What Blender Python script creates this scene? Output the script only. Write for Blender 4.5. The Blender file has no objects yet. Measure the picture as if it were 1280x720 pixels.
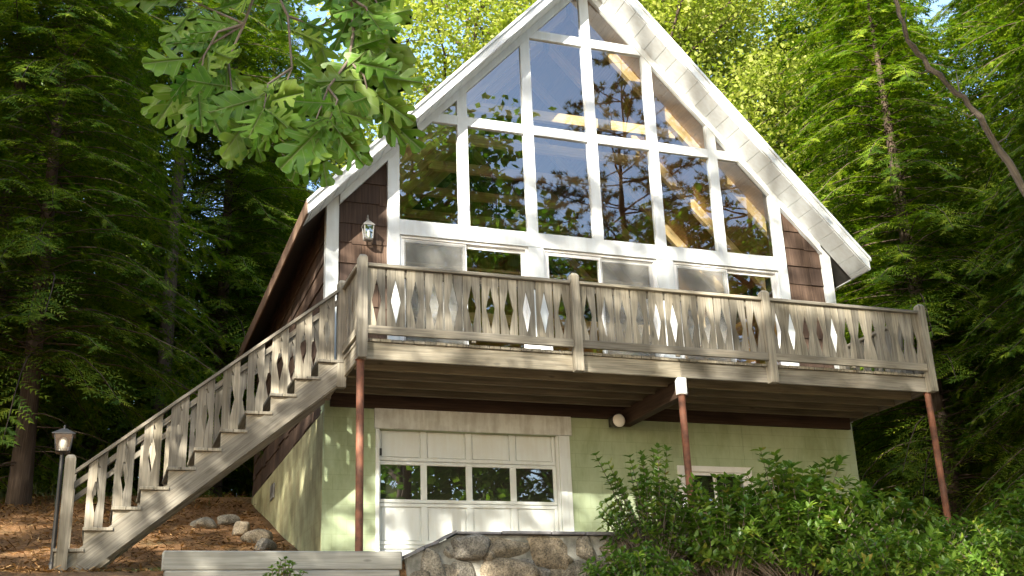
import bpy, bmesh, math, random
import numpy as np
from mathutils import Vector, Matrix

# ------------------------------------------------------------------ camera, sky, sun, exposure
scene = bpy.context.scene
COL = scene.collection
cam_data = bpy.data.cameras.new('camera'); cam = bpy.data.objects.new('camera', cam_data); COL.objects.link(cam)
CAM = Vector((-7.198, -15.3628, -1.0821)); YAW, PITCH, ROLL = .3555, .3403, -.0397
fw = Vector((math.sin(YAW)*math.cos(PITCH), math.cos(YAW)*math.cos(PITCH), math.sin(PITCH)))
rt = Vector((math.cos(YAW), -math.sin(YAW), 0)); up = rt.cross(fw)
rt, up = rt*math.cos(ROLL)+up*math.sin(ROLL), up*math.cos(ROLL)-rt*math.sin(ROLL)
cam.matrix_world = Matrix(((rt.x, up.x, -fw.x, CAM.x), (rt.y, up.y, -fw.y, CAM.y), (rt.z, up.z, -fw.z, CAM.z), (0, 0, 0, 1)))
cam_data.sensor_width = 36; cam_data.lens = 1426.23/1280*36; cam_data.clip_start = .05; cam_data.clip_end = 3000
scene.camera = cam
cy_ = scene.cycles; cy_.max_bounces = 8; cy_.diffuse_bounces = 3; cy_.glossy_bounces = 3; cy_.transmission_bounces = 3; cy_.transparent_max_bounces = 12

SUN_EL = math.radians(25); SUN_AZ = math.atan2(-.66, -.75)      # compass direction towards the sun, from +Y towards +X
world = bpy.data.worlds.new('World'); scene.world = world; world.use_nodes = True
wn = world.node_tree.nodes; wl = world.node_tree.links
bg = wn['Background']; sky = wn.new('ShaderNodeTexSky'); sky.sky_type = 'NISHITA'; sky.sun_disc = False
sky.sun_elevation = SUN_EL; sky.sun_rotation = SUN_AZ; sky.air_density = 1.0; sky.dust_density = 1.2; sky.ozone_density = 1.0
wl.new(sky.outputs[0], bg.inputs[0]); bg.inputs[1].default_value = .15
sl = bpy.data.lights.new('sun', 'SUN'); sun = bpy.data.objects.new('sun', sl); COL.objects.link(sun)
sl.energy = 5.0; sl.angle = math.radians(.5); sl.color = (1, .93, .80)
sd = Vector((math.sin(SUN_AZ)*math.cos(SUN_EL), math.cos(SUN_AZ)*math.cos(SUN_EL), math.sin(SUN_EL)))
sun.rotation_euler = sd.to_track_quat('Z', 'Y').to_euler(); sun.location = (-20, -20, 30)
vs = scene.view_settings; vs.view_transform = 'Standard'; vs.look = 'None'; vs.gamma = 1; vs.use_curve_mapping = False
vs.exposure = 1.95

R = random.Random(7)
# ------------------------------------------------------------------ materials
MAT = {}
def nodes_of(m): return m.node_tree.nodes, m.node_tree.links
def newmat(name):
    m = bpy.data.materials.new(name); m.use_nodes = True; MAT[name] = m
    n, l = nodes_of(m); return m, n, l, n['Principled BSDF']
def ramp(n, l, src, stops):
    r = n.new('ShaderNodeValToRGB'); e = r.color_ramp.elements
    while len(e) < len(stops): e.new(.5)
    for k, (p, c) in enumerate(stops): e[k].position = p; e[k].color = (c[0], c[1], c[2], 1)
    l.new(src, r.inputs[0]); return r.outputs[0]
def noise(n, l, vec, scale, detail=4, rough=.55, dist=0):
    t = n.new('ShaderNodeTexNoise'); t.inputs['Scale'].default_value = scale; t.inputs['Detail'].default_value = detail
    t.inputs['Roughness'].default_value = rough; t.inputs['Distortion'].default_value = dist
    if vec is not None: l.new(vec, t.inputs['Vector'])
    return t.outputs['Fac']
def mapping(n, l, vec, scale, loc=None):
    m = n.new('ShaderNodeMapping'); m.inputs['Scale'].default_value = scale; l.new(vec, m.inputs['Vector'])
    if loc is not None: l.new(loc, m.inputs['Location'])
    return m.outputs[0]
def mix(n, l, fac, a, b, mode='MIX'):
    x = n.new('ShaderNodeMix'); x.data_type = 'RGBA'; x.blend_type = mode
    if isinstance(fac, float): x.inputs[0].default_value = fac
    else: l.new(fac, x.inputs[0])
    for k, v in ((6, a), (7, b)):
        if isinstance(v, tuple): x.inputs[k].default_value = (v[0], v[1], v[2], 1)
        else: l.new(v, x.inputs[k])
    return x.outputs[2]
def bump(n, l, h, bsdf, strength=.3, dist=.01):
    b = n.new('ShaderNodeBump'); b.inputs['Strength'].default_value = strength; b.inputs['Distance'].default_value = dist
    l.new(h, b.inputs['Height']); l.new(b.outputs[0], bsdf.inputs['Normal'])
def geo_pos(n): return n.new('ShaderNodeNewGeometry').outputs['Position']
def uv_rand(n, l):
    """UV in metres (u along the grain), shifted by a random amount for every object"""
    tc = n.new('ShaderNodeTexCoord'); oi = n.new('ShaderNodeObjectInfo')
    m = n.new('ShaderNodeMath'); m.operation = 'MULTIPLY'; m.inputs[1].default_value = 57.3; l.new(oi.outputs['Random'], m.inputs[0])
    return tc.outputs['UV'], m.outputs[0], oi.outputs['Random']

def wood(name, dark, mid, light, rough=.8, var=.25, knots=True, bs=.35):
    m, n, l, b = newmat(name)
    uv, off, rnd = uv_rand(n, l)
    g = noise(n, l, mapping(n, l, uv, (1.6, 42, 1), off), 1.0, 6, .62, .6)
    big = noise(n, l, mapping(n, l, uv, (.9, 4.5, 1), off), 1.0, 3, .5, .3)
    c = ramp(n, l, g, [(.25, dark), (.5, mid), (.75, light)])
    c2 = ramp(n, l, big, [(.3, (.62, .6, .56)), (.55, (1, 1, 1)), (.8, (1.12, 1.06, .98))])
    c = mix(n, l, 1.0, c, c2, 'MULTIPLY')
    v = ramp(n, l, rnd, [(0, (1-var, 1-var, 1-var*.9)), (1, (1+var*.5, 1+var*.4, 1+var*.3))])
    c = mix(n, l, 1.0, c, v, 'MULTIPLY')
    if knots:
        vo = n.new('ShaderNodeTexVoronoi'); vo.inputs['Scale'].default_value = 1.0
        l.new(mapping(n, l, uv, (1.7, 5, 1), off), vo.inputs['Vector'])
        k = ramp(n, l, vo.outputs['Distance'], [(.0, (1, 1, 1)), (.07, (.55, .55, .55)), (.11, (0, 0, 0))])
        c = mix(n, l, k, c, tuple(x*.42 for x in mid))
    l.new(c, b.inputs['Base Color']); b.inputs['Roughness'].default_value = rough
    b.inputs['Specular IOR Level'].default_value = .25
    bump(n, l, g, b, bs, .004); return m
wood('weathered_wood', (.14, .128, .10), (.285, .265, .21), (.43, .40, .325), .8, .32)
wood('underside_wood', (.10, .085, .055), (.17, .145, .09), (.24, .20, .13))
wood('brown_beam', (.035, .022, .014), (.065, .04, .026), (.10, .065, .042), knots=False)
wood('shingle', (.046, .029, .021), (.08, .053, .039), (.125, .085, .062), .85, .35, False, .6)
wood('interior_wood', (.26, .14, .05), (.38, .22, .085), (.48, .29, .12), .55, .2)
wood('interior_beam', (.55, .38, .18), (.68, .50, .26), (.78, .60, .34), .5, .12)
wood('timber', (.23, .23, .205), (.34, .34, .305), (.43, .43, .39), .85, .12)
wood('bark', (.035, .025, .018), (.08, .058, .042), (.14, .105, .08), .95, .1, False, .9)
wood('pale_bark', (.09, .075, .06), (.18, .15, .12), (.28, .24, .19), .9, .1, False, .7)

def paint(name, col, dirt, rough=.5, scale=3.0, amt=.35, bs=.1, streak=(9, 9, 1.1)):
    m, n, l, b = newmat(name); p = geo_pos(n)
    a = noise(n, l, p, scale, 6, .65); s = noise(n, l, mapping(n, l, p, streak), 1.6, 5, .6)
    f = n.new('ShaderNodeMath'); f.operation = 'MULTIPLY'; l.new(a, f.inputs[0]); l.new(s, f.inputs[1])
    c = ramp(n, l, f.outputs[0], [(.16, tuple(x*(1-amt)+y*amt for x, y in zip(col, dirt))), (.33, col)])
    l.new(c, b.inputs['Base Color']); b.inputs['Roughness'].default_value = rough
    fine = noise(n, l, p, 60, 3); bump(n, l, fine, b, bs, .003); return m
paint('white_paint', (.66, .695, .705), (.42, .40, .34), .45, 2.5, .30)
paint('worn_white', (.68, .71, .69), (.25, .23, .19), .6, 4.0, .45)
paint('door_white', (.75, .80, .80), (.50, .47, .38), .4, 1.8, .22)
paint('vinyl_white', (.82, .82, .82), (.6, .6, .58), .3, 2, .2)
paint('green_stucco', (.41, .49, .32), (.29, .34, .20), .9, 1.4, .55, .5, (2.2, 2.2, 1.5))
paint('side_concrete', (.43, .42, .24), (.22, .19, .10), .9, 1.6, .8, .5, (2, 2, 1.2))
paint('slate_cap', (.17, .165, .175), (.08, .08, .08), .55, 8, .6, .4)
paint('black_metal', (.018, .018, .018), (.05, .045, .04), .45, 10, .5)
paint('grey_metal', (.20, .20, .19), (.08, .07, .06), .4, 10, .5)
paint('chrome', (.6, .6, .6), (.4, .4, .4), .2, 10, .2); MAT['chrome'].node_tree.nodes['Principled BSDF'].inputs['Metallic'].default_value = .9
paint('frosted_white', (.85, .84, .78), (.8, .8, .75), .3, 5, .1)
paint('roofing', (.07, .065, .06), (.04, .04, .035), .9, 6, .5, .6)
paint('rust_post', (.235, .092, .05), (.085, .038, .024), .7, 7, .95, .5, (5, 5, 2))
paint('mortar', (.25, .245, .215), (.08, .08, .065), .95, 6, .8, 1.0, (5, 5, 5))
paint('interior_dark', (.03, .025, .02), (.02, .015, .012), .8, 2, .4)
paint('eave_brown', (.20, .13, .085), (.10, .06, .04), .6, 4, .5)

def block_joints(name):
    m = MAT[name]; n, l = nodes_of(m); b = n['Principled BSDF']; p = geo_pos(n); sp = n.new('ShaderNodeSeparateXYZ'); l.new(p, sp.inputs[0])
    cb = n.new('ShaderNodeCombineXYZ'); ad = n.new('ShaderNodeMath'); ad.operation = 'ADD'; l.new(sp.outputs[0], ad.inputs[0]); l.new(sp.outputs[1], ad.inputs[1]); l.new(ad.outputs[0], cb.inputs[0]); l.new(sp.outputs[2], cb.inputs[1])
    br = n.new('ShaderNodeTexBrick'); br.inputs['Scale'].default_value = 1; br.inputs['Brick Width'].default_value = .4; br.inputs['Row Height'].default_value = .2; br.inputs['Mortar Size'].default_value = .006; br.inputs['Mortar Smooth'].default_value = .6
    br.inputs['Color1'].default_value = (1, 1, 1, 1); br.inputs['Color2'].default_value = (.95, .96, .95, 1); br.inputs['Mortar'].default_value = (.84, .85, .82, 1); l.new(cb.outputs[0], br.inputs['Vector'])
    src = b.inputs['Base Color'].links[0].from_socket; c = mix(n, l, 1.0, src, br.outputs['Color'], 'MULTIPLY')
    st = ramp(n, l, noise(n, l, mapping(n, l, p, (1.2, 1.2, .35)), 1.3, 5, .7, .5), [(.36, (.72, .74, .66)), (.52, (1, 1, 1))]); c = mix(n, l, .8, c, st, 'MULTIPLY'); l.new(c, b.inputs['Base Color'])
block_joints('green_stucco'); block_joints('side_concrete')
def stone_mat():
    m, n, l, b = newmat('stone'); tc = n.new('ShaderNodeTexCoord').outputs['Object']; oi = n.new('ShaderNodeObjectInfo')
    a = noise(n, l, tc, 7, 8, .68); s = noise(n, l, tc, 55, 3, .6)
    c = ramp(n, l, a, [(.3, (.075, .07, .058)), (.5, (.19, .175, .145)), (.7, (.34, .32, .28))])
    t = ramp(n, l, oi.outputs['Random'], [(0, (.75, .75, .78)), (.4, (1, .97, .9)), (.75, (1.08, .94, .76)), (1, (.55, .56, .56))])
    c = mix(n, l, 1.0, c, t, 'MULTIPLY')
    sp = ramp(n, l, s, [(.35, (.5, .5, .5)), (.5, (1, 1, 1)), (.7, (1.25, 1.25, 1.2))])
    c = mix(n, l, 1.0, c, sp, 'MULTIPLY'); l.new(c, b.inputs['Base Color']); b.inputs['Roughness'].default_value = .9
    mm = n.new('ShaderNodeMath'); mm.operation = 'ADD'; l.new(a, mm.inputs[0]); l.new(s, mm.inputs[1])
    bump(n, l, mm.outputs[0], b, .9, .02)
stone_mat()
def ground_mat():
    m, n, l, b = newmat('needle_ground'); p = geo_pos(n)
    a = noise(n, l, p, .7, 5, .6); f = noise(n, l, mapping(n, l, p, (1, 2.2, 1)), 24, 6, .75, .8); g = noise(n, l, p, 90, 3, .7)
    c = ramp(n, l, f, [(.28, (.07, .034, .015)), (.5, (.28, .14, .05)), (.72, (.52, .30, .12))])
    c = mix(n, l, 1.0, c, ramp(n, l, g, [(.3, (.6, .6, .6)), (.65, (1.2, 1.2, 1.2))]), 'MULTIPLY')
    gr = ramp(n, l, a, [(.58, (0, 0, 0)), (.72, (.6, .6, .6))])
    c = mix(n, l, gr, c, (.07, .085, .03)); l.new(c, b.inputs['Base Color']); b.inputs['Roughness'].default_value = 1
    mm = n.new('ShaderNodeMath'); mm.operation = 'ADD'; l.new(f, mm.inputs[0]); l.new(g, mm.inputs[1])
    bump(n, l, mm.outputs[0], b, .9, .03)
ground_mat()
def leafmat(name, stops, trans=.35, gloss=.06, rough=.4, tint=(1.1, 1.25, .5)):
    m = bpy.data.materials.new(name); m.use_nodes = True; MAT[name] = m; n, l = nodes_of(m); n.clear()
    out = n.new('ShaderNodeOutputMaterial'); at = n.new('ShaderNodeAttribute'); at.attribute_name = 'v'
    oi = n.new('ShaderNodeObjectInfo')
    c = ramp(n, l, at.outputs['Fac'], stops)
    c = mix(n, l, 1.0, c, ramp(n, l, oi.outputs['Random'], [(0, (.85, .85, .85)), (1, (1.15, 1.1, 1.0))]), 'MULTIPLY')
    d = n.new('ShaderNodeBsdfDiffuse'); t = n.new('ShaderNodeBsdfTranslucent'); g = n.new('ShaderNodeBsdfGlossy')
    g.inputs['Roughness'].default_value = rough
    l.new(c, d.inputs[0]); l.new(mix(n, l, 1.0, c, tint, 'MULTIPLY'), t.inputs[0])
    a = n.new('ShaderNodeMixShader'); a.inputs[0].default_value = trans; l.new(d.outputs[0], a.inputs[1]); l.new(t.outputs[0], a.inputs[2])
    b = n.new('ShaderNodeMixShader'); b.inputs[0].default_value = gloss; l.new(a.outputs[0], b.inputs[1]); l.new(g.outputs[0], b.inputs[2])
    l.new(b.outputs[0], out.inputs[0])
leafmat('hemlock_needles', [(0, (.05, .105, .008)), (.5, (.11, .185, .012)), (1, (.21, .26, .02))], .42, .015, .5)
leafmat('pine_needles', [(0, (.045, .075, .018)), (.6, (.085, .12, .03)), (1, (.17, .16, .04))], .3, .02)
leafmat('maple_leaves', [(0, (.15, .20, .03)), (.5, (.26, .31, .05)), (1, (.38, .40, .08))], .5, .02, .55)
leafmat('oak_leaf', [(0, (.07, .18, .02)), (.5, (.12, .24, .035)), (1, (.22, .32, .07))], .5, .025, .45, (1.1, 1.3, .4))
leafmat('laurel_leaves', [(0, (.055, .125, .016)), (.55, (.12, .225, .03)), (.85, (.22, .31, .04)), (1, (.30, .22, .05))], .42, .05, .38)
leafmat('grass_blades', [(0, (.05, .09, .02)), (1, (.13, .18, .05))], .35)

def oak_veins():
    m = MAT['oak_leaf']; n, l = nodes_of(m); tc = n.new('ShaderNodeTexCoord').outputs['Object']; sp = n.new('ShaderNodeSeparateXYZ'); l.new(tc, sp.inputs[0])
    def M(op, a, b=None):
        q = n.new('ShaderNodeMath'); q.operation = op
        for k, v in enumerate((a, b)):
            if v is None: continue
            if isinstance(v, (int, float)): q.inputs[k].default_value = v
            else: l.new(v, q.inputs[k])
        return q.outputs[0]
    ax = M('ABSOLUTE', sp.outputs[0]); mid = M('LESS_THAN', ax, .011)
    fr = M('FRACT', M('MULTIPLY', M('SUBTRACT', sp.outputs[1], M('MULTIPLY', ax, .75)), 5.2)); sv = M('MULTIPLY', M('LESS_THAN', fr, .07), .7)
    f = M('MULTIPLY', M('MAXIMUM', mid, sv), .55)
    for node in list(n):
        if node.type in ('BSDF_DIFFUSE', 'BSDF_TRANSLUCENT'):
            src = node.inputs[0].links[0].from_socket; c = mix(n, l, f, src, (.30, .36, .16)); l.new(c, node.inputs[0])
oak_veins()
def glass_mat():
    m = bpy.data.materials.new('pane_glass'); m.use_nodes = True; MAT['pane_glass'] = m; n, l = nodes_of(m); n.clear()
    out = n.new('ShaderNodeOutputMaterial'); ge = n.new('ShaderNodeNewGeometry')
    dt = n.new('ShaderNodeVectorMath'); dt.operation = 'DOT_PRODUCT'; l.new(ge.outputs['Normal'], dt.inputs[0]); l.new(ge.outputs['Incoming'], dt.inputs[1])
    def M(op, a, b):
        q = n.new('ShaderNodeMath'); q.operation = op; q.use_clamp = True
        for k, v in enumerate((a, b)):
            if isinstance(v, (int, float)): q.inputs[k].default_value = v
            else: l.new(v, q.inputs[k])
        return q.outputs[0]
    ab = n.new('ShaderNodeMath'); ab.operation = 'ABSOLUTE'; l.new(dt.outputs['Value'], ab.inputs[0])
    sch = M('POWER', M('SUBTRACT', 1.0, ab.outputs[0]), 5.0)      # double glazing: both panes reflect, the same from either side
    fres = M('ADD', M('MULTIPLY', sch, .76), .24)
    t = n.new('ShaderNodeBsdfTransparent'); t.inputs[0].default_value = (.88, .90, .88, 1)
    g = n.new('ShaderNodeBsdfGlossy'); g.inputs['Roughness'].default_value = 0
    ps = noise(n, l, geo_pos(n), .9, 2)                          # old panes are never quite flat
    b = n.new('ShaderNodeBump'); b.inputs['Strength'].default_value = .1; b.inputs['Distance'].default_value = .02; l.new(ps, b.inputs['Height'])
    l.new(b.outputs[0], g.inputs['Normal'])
    mx = n.new('ShaderNodeMixShader'); l.new(fres, mx.inputs[0]); l.new(t.outputs[0], mx.inputs[1]); l.new(g.outputs[0], mx.inputs[2])
    l.new(mx.outputs[0], out.inputs[0])
    m = bpy.data.materials.new('insect_screen'); m.use_nodes = True; MAT['insect_screen'] = m; n, l = nodes_of(m); n.clear()
    out = n.new('ShaderNodeOutputMaterial'); t = n.new('ShaderNodeBsdfTransparent'); d = n.new('ShaderNodeBsdfDiffuse'); d.inputs[0].default_value = (.30, .30, .28, 1)
    mx = n.new('ShaderNodeMixShader'); mx.inputs[0].default_value = .5; l.new(t.outputs[0], mx.inputs[1]); l.new(d.outputs[0], mx.inputs[2]); l.new(mx.outputs[0], out.inputs[0])
glass_mat()

# ------------------------------------------------------------------ object helpers
WLOC = {}
def put(o, parent=None, loc=(0, 0, 0), local=False):
    o.location = loc; COL.objects.link(o); WLOC[o.name] = Vector(loc)
    if parent is not None:
        o.parent = parent
        if not local: o.matrix_parent_inverse = Matrix.Translation(-WLOC[parent.name])
    return o
def tag(o, label, cat, group=None, kind=None):
    o['label'] = label
    if cat: o['category'] = cat
    if group: o['group'] = group
    if kind: o['kind'] = kind
    return o
def thing(name, label, cat, loc=(0, 0, 0), group=None):
    return tag(put(bpy.data.objects.new(name, None), None, loc), label, cat, group)
class MB:
    """collects solids into one mesh; uv in metres with u along the grain"""
    def __init__(s): s.v = []; s.f = []; s.uv = []
    def add(s, verts, faces, grain=None):
        P = [Vector(p) for p in verts]; o = len(s.v); s.v += P
        if grain is None:
            lo = [min(p[k] for p in P) for k in range(3)]; hi = [max(p[k] for p in P) for k in range(3)]
            e = [hi[k]-lo[k] for k in range(3)]; g = Vector((0, 0, 0)); g[e.index(max(e))] = 1
        else: g = Vector(grain).normalized()
        for f in faces:
            s.f.append([o+i for i in f])
            nrm = Vector((0, 0, 0))
            for i in range(1, len(f)-1): nrm += (P[f[i]]-P[f[0]]).cross(P[f[i+1]]-P[f[0]])
            w = nrm.cross(g)
            w = w.normalized() if w.length > 1e-9 else (Vector((1, 0, 0)) if abs(g.x) < .9 else Vector((0, 1, 0)))
            s.uv += [(P[i].dot(g), P[i].dot(w)) for i in f]
        return s
    def box(s, lo, hi, b=.004, grain=None, rot=None, piv=None):
        lo = Vector([min(x, y) for x, y in zip(lo, hi)]); hi2 = hi
        c = Vector([(x+y)/2 for x, y in zip(lo, Vector([max(x, y) for x, y in zip(lo, hi2)]))])
        h = Vector([abs(y-x)/2 for x, y in zip(lo, hi2)]); h = Vector([max(q, 1e-4) for q in h])
        b = min(b, min(h)*.45); vs_ = []; idx = {}
        for sx in (-1, 1):
            for sy in (-1, 1):
                for sz in (-1, 1):
                    for k in range(3):
                        d = [h.x-b, h.y-b, h.z-b]; d[k] = h[k]
                        idx[(sx, sy, sz, k)] = len(vs_); vs_.append(c+Vector((sx*d[0], sy*d[1], sz*d[2])))
        F = []
        for k in range(3):
            a, e = [(1, 2), (2, 0), (0, 1)][k]
            for sg in (-1, 1):
                q = []
                for (u, w) in ((-1, -1), (1, -1), (1, 1), (-1, 1)):
                    t = [0, 0, 0]; t[k] = sg; t[a] = u; t[e] = w; q.append(idx[(*t, k)])
                F.append(q if sg > 0 else q[::-1])
        for k in range(3):
            a, e = [(1, 2), (2, 0), (0, 1)][k]
            for u in (-1, 1):
                for w in (-1, 1):
                    t0 = [0, 0, 0]; t1 = [0, 0, 0]; t0[k] = -1; t1[k] = 1
                    for t in (t0, t1): t[a] = u; t[e] = w
                    q = [idx[(*t0, a)], idx[(*t1, a)], idx[(*t1, e)], idx[(*t0, e)]]
                    F.append(q if u*w > 0 else q[::-1])
        for sx in (-1, 1):
            for sy in (-1, 1):
                for sz in (-1, 1):
                    q = [idx[(sx, sy, sz, k)] for k in range(3)]
                    F.append(q if sx*sy*sz > 0 else q[::-1])
        if rot is not None:
            pv = Vector(piv) if piv is not None else c
            vs_ = [pv+rot @ (p-pv) for p in vs_]
            if grain is None:
                g = Vector((0, 0, 0)); g[list(h).index(max(h))] = 1; grain = rot @ g
        return s.add(vs_, F, grain)
    def prism(s, poly, axis, a, b, grain=None):
        """polygon in the plane across axis ('y': points are x,z; 'x': y,z; 'z': x,y), from a to b"""
        def P(p, t): return {'y': (p[0], t, p[1]), 'x': (t, p[0], p[1]), 'z': (p[0], p[1], t)}[axis]
        n = len(poly); V = [P(p, a) for p in poly]+[P(p, b) for p in poly]
        F = [list(range(n)), list(range(2*n-1, n-1, -1))]+[[i, n+i, n+(i+1) % n, (i+1) % n] for i in range(n)]
        area = sum(poly[i][0]*poly[(i+1) % n][1]-poly[(i+1) % n][0]*poly[i][1] for i in range(n))
        flip = (area > 0) == ((axis == 'y') == (b < a)) if False else False
        return s.add(V, F, grain)
    def lathe(s, prof, c, n=12, axis='z'):
        V = []; F = []
        for r, z in prof:
            for k in range(n):
                t = 2*math.pi*k/n; x, y = r*math.cos(t), r*math.sin(t)
                V.append((c[0]+x, c[1]+y, c[2]+z) if axis == 'z' else (c[0]+x, c[1]+z, c[2]+y) if axis == 'y' else (c[0]+z, c[1]+x, c[2]+y))
        m = len(prof)
        for i in range(m-1):
            for k in range(n): F.append([i*n+k, i*n+(k+1) % n, (i+1)*n+(k+1) % n, (i+1)*n+k])
        F.append(list(range(n))[::-1]); F.append([(m-1)*n+k for k in range(n)])
        return s.add(V, F)
    def mesh(s, name, mat, smooth=False):
        me = bpy.data.meshes.new(name); me.from_pydata([tuple(p) for p in s.v], [], s.f)
        u = me.uv_layers.new(name='UVMap'); u.data.foreach_set('uv', [x for p in s.uv for x in p])
        bm = bmesh.new(); bm.from_mesh(me); bmesh.ops.recalc_face_normals(bm, faces=bm.faces); bm.to_mesh(me); bm.free()
        if smooth: me.shade_smooth()
        me.materials.append(MAT[mat]); return me
    def build(s, name, mat, parent=None, loc=None, local=False, smooth=False):
        """vertices are in world space; the origin is moved to the middle of the piece"""
        if loc is None and not local:
            loc = sum(s.v, Vector((0, 0, 0)))/len(s.v)
            s.v = [p-loc for p in s.v]
        return put(bpy.data.objects.new(name, s.mesh(name, mat, smooth)), parent, loc or (0, 0, 0), local)
def box(name, mat, parent, lo, hi, b=.004, grain=None): return MB().box(lo, hi, b, grain).build(name, mat, parent)
def shared(name, me, parent, loc, local=False): return put(bpy.data.objects.new(name, me), parent, loc, local)

def fastmesh(name, V, F, mat, vals=None, smooth=False):
    V = np.ascontiguousarray(V, np.float32); F = np.ascontiguousarray(F, np.int32); k = F.shape[1]
    me = bpy.data.meshes.new(name); me.vertices.add(len(V)); me.vertices.foreach_set('co', V.ravel())
    me.loops.add(F.size); me.loops.foreach_set('vertex_index', F.ravel())
    me.polygons.add(len(F)); me.polygons.foreach_set('loop_start', np.arange(0, F.size, k, dtype=np.int32))
    me.update(calc_edges=True)
    if vals is not None:
        a = me.attributes.new('v', 'FLOAT', 'POINT'); a.data.foreach_set('value', np.ascontiguousarray(vals, np.float32))
    if smooth: me.shade_smooth()
    me.materials.append(MAT[mat]); return me
class TB:
    """tubes along polylines, all quads, for trunks and limbs"""
    def __init__(s): s.V = []; s.F = []; s.n = 0; s.UV = []
    def tube(s, pts, rad, k=6, wob=0, rs=None):
        pts = np.array(pts, float); d = np.gradient(pts, axis=0); d /= np.linalg.norm(d, axis=1)[:, None]+1e-9
        ref = np.array([0, 0, 1.]) if abs(d[0][2]) < .9 else np.array([1., 0, 0])
        a = np.cross(d, ref); a /= np.linalg.norm(a, axis=1)[:, None]+1e-9; b = np.cross(d, a)
        t = np.arange(k)*2*np.pi/k; rad = np.array(rad, float)
        rr = rad[:, None]*(1+(wob*rs.standard_normal((len(pts), k)) if wob else 0))
        P = pts[:, None]+rr[..., None]*(a[:, None]*np.cos(t)[None, :, None]+b[:, None]*np.sin(t)[None, :, None])
        s.V.append(P.reshape(-1, 3)); m = len(pts)
        ln = np.concatenate([[0], np.cumsum(np.linalg.norm(np.diff(pts, axis=0), axis=1))])
        s.UV.append(np.stack([np.repeat(ln, k), np.tile(np.minimum(np.arange(k), k-np.arange(k))/k*2*np.pi, m)*np.repeat(rad.clip(.02), k)], 1))
        i = np.arange(m-1)[:, None]*k; j = np.arange(k)[None]; j2 = (j+1) % k
        s.F.append((np.stack([i+j, i+j2, i+k+j2, i+k+j], -1).reshape(-1, 4)+s.n)); s.n += m*k
        return s
    def mesh(s, name, mat):
        F = np.concatenate(s.F); UV = np.concatenate(s.UV)
        me = fastmesh(name, np.concatenate(s.V), F, mat, None, True)
        u = me.uv_layers.new(name='UVMap'); u.data.foreach_set('uv', UV[F.ravel()].astype(np.float32).ravel()); return me

# ------------------------------------------------------------------ terrain
def sstep(a, b, x):
    t = np.clip((x-a)/(b-a), 0, 1); return t*t*(3-2*t)
def height(x, y):
    x = np.asarray(x, float); y = np.asarray(y, float)
    front = .12-.235*np.maximum(0, -3.0-y)
    front = np.where(y < -16, .12-.235*13-.05*(-16-y), front)
    front = np.maximum(front, -4.5)
    left = np.where(y < 0, .47+.09*np.clip(y, -3, 0), .47+.285*np.clip(y, 0, 8)+.03*np.maximum(0, y-8))
    apron = .30+.5*sstep(1.0, 5.0, x)+np.where(x > 4.4, .2*np.clip(y, 0, 9)*sstep(4.4, 6, x), 0)
    back = .47+.285*8+.03*np.maximum(0, y-8)
    up_ = left+(apron-left)*sstep(-4.32, -4.2, x)
    up_ = np.where(y > 7.6, np.maximum(up_, back), up_)
    wallf = sstep(-3.1, -2.95, y)                                # the retaining walls stand here
    soft = sstep(-6.5, -3.0, y)
    lf = .12+(.2-.12)*soft
    leftfront = np.where(y < -3, np.minimum(front+.08, .2), left)
    f = front*(1-wallf)+up_*wallf
    z = np.where(x < -6.7, leftfront, f)
    bl = sstep(-6.9, -6.45, x)
    z = leftfront*(1-bl)+f*bl
    return z+.035*np.sin(x*1.9+.4*y)*np.cos(y*1.3-.3*x)*sstep(.5, 3, np.abs(x)+np.abs(y)-4)
def hz(x, y): return float(height(x, y))
def axis(a, b, step, extra):
    core = np.arange(a, b, step); out = np.geomspace(1, 900, 26)
    return np.unique(np.round(np.concatenate([core, a-out, b+out, np.array(extra)]), 3))
gx = axis(-14, 9, .25, [-4.33, -4.27, -6.7, -6.45]); gy = axis(-17, 10, .25, [-3.1, -3.05, -3.0, -2.95])
GX, GY = np.meshgrid(gx, gy, indexing='ij'); GZ = height(GX, GY)
nx, ny = len(gx), len(gy); I = np.arange(nx*ny).reshape(nx, ny)
gF = np.stack([I[:-1, :-1], I[1:, :-1], I[1:, 1:], I[:-1, 1:]], -1).reshape(-1, 4)
ground = put(bpy.data.objects.new('ground', fastmesh('ground', np.stack([GX, GY, GZ], -1).reshape(-1, 3), gF, 'needle_ground', None, True)))
ground['kind'] = 'structure'; ground['label'] = 'sloping ground covered in brown fallen pine needles'

# pale gravel drive in front of the walls, added unseen to bounce light up
dx = np.arange(-5.5, 9.01, .5); dy = np.arange(-14.0, -3.99, .5); DX, DYY = np.meshgrid(dx, dy, indexing='ij'); DI = np.arange(DX.size).reshape(DX.shape)
paint('gravel', (.42, .41, .38), (.25, .24, .21), .95, 9, .7, .9)
sheet = put(bpy.data.objects.new('driveway', fastmesh('driveway', np.stack([DX, DYY, height(DX, DYY)+.03], -1).reshape(-1, 3), np.stack([DI[:-1, :-1], DI[1:, :-1], DI[1:, 1:], DI[:-1, 1:]], -1).reshape(-1, 4), 'gravel', None, True)))
sheet['kind'] = 'structure'; sheet['label'] = 'pale gravel drive added out of view to bounce light under the deck'
# ------------------------------------------------------------------ house
HW = 4.34; FLOOR = 3.06; LEN = 7.45; RTOP = 10.655; SL = 1.078; TIP = 4.707; OV = -.57; RTH = .19
def rtop(x): return RTOP-SL*abs(x)
def runder(x): return RTOP-RTH-SL*abs(x)
def glassz(x): return 10.27-1.066*abs(x)
house = thing('house', 'brown shingled chalet with steep gable, white framed glass front and pale green basement', 'house', (0, 3.7, .3))

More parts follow.
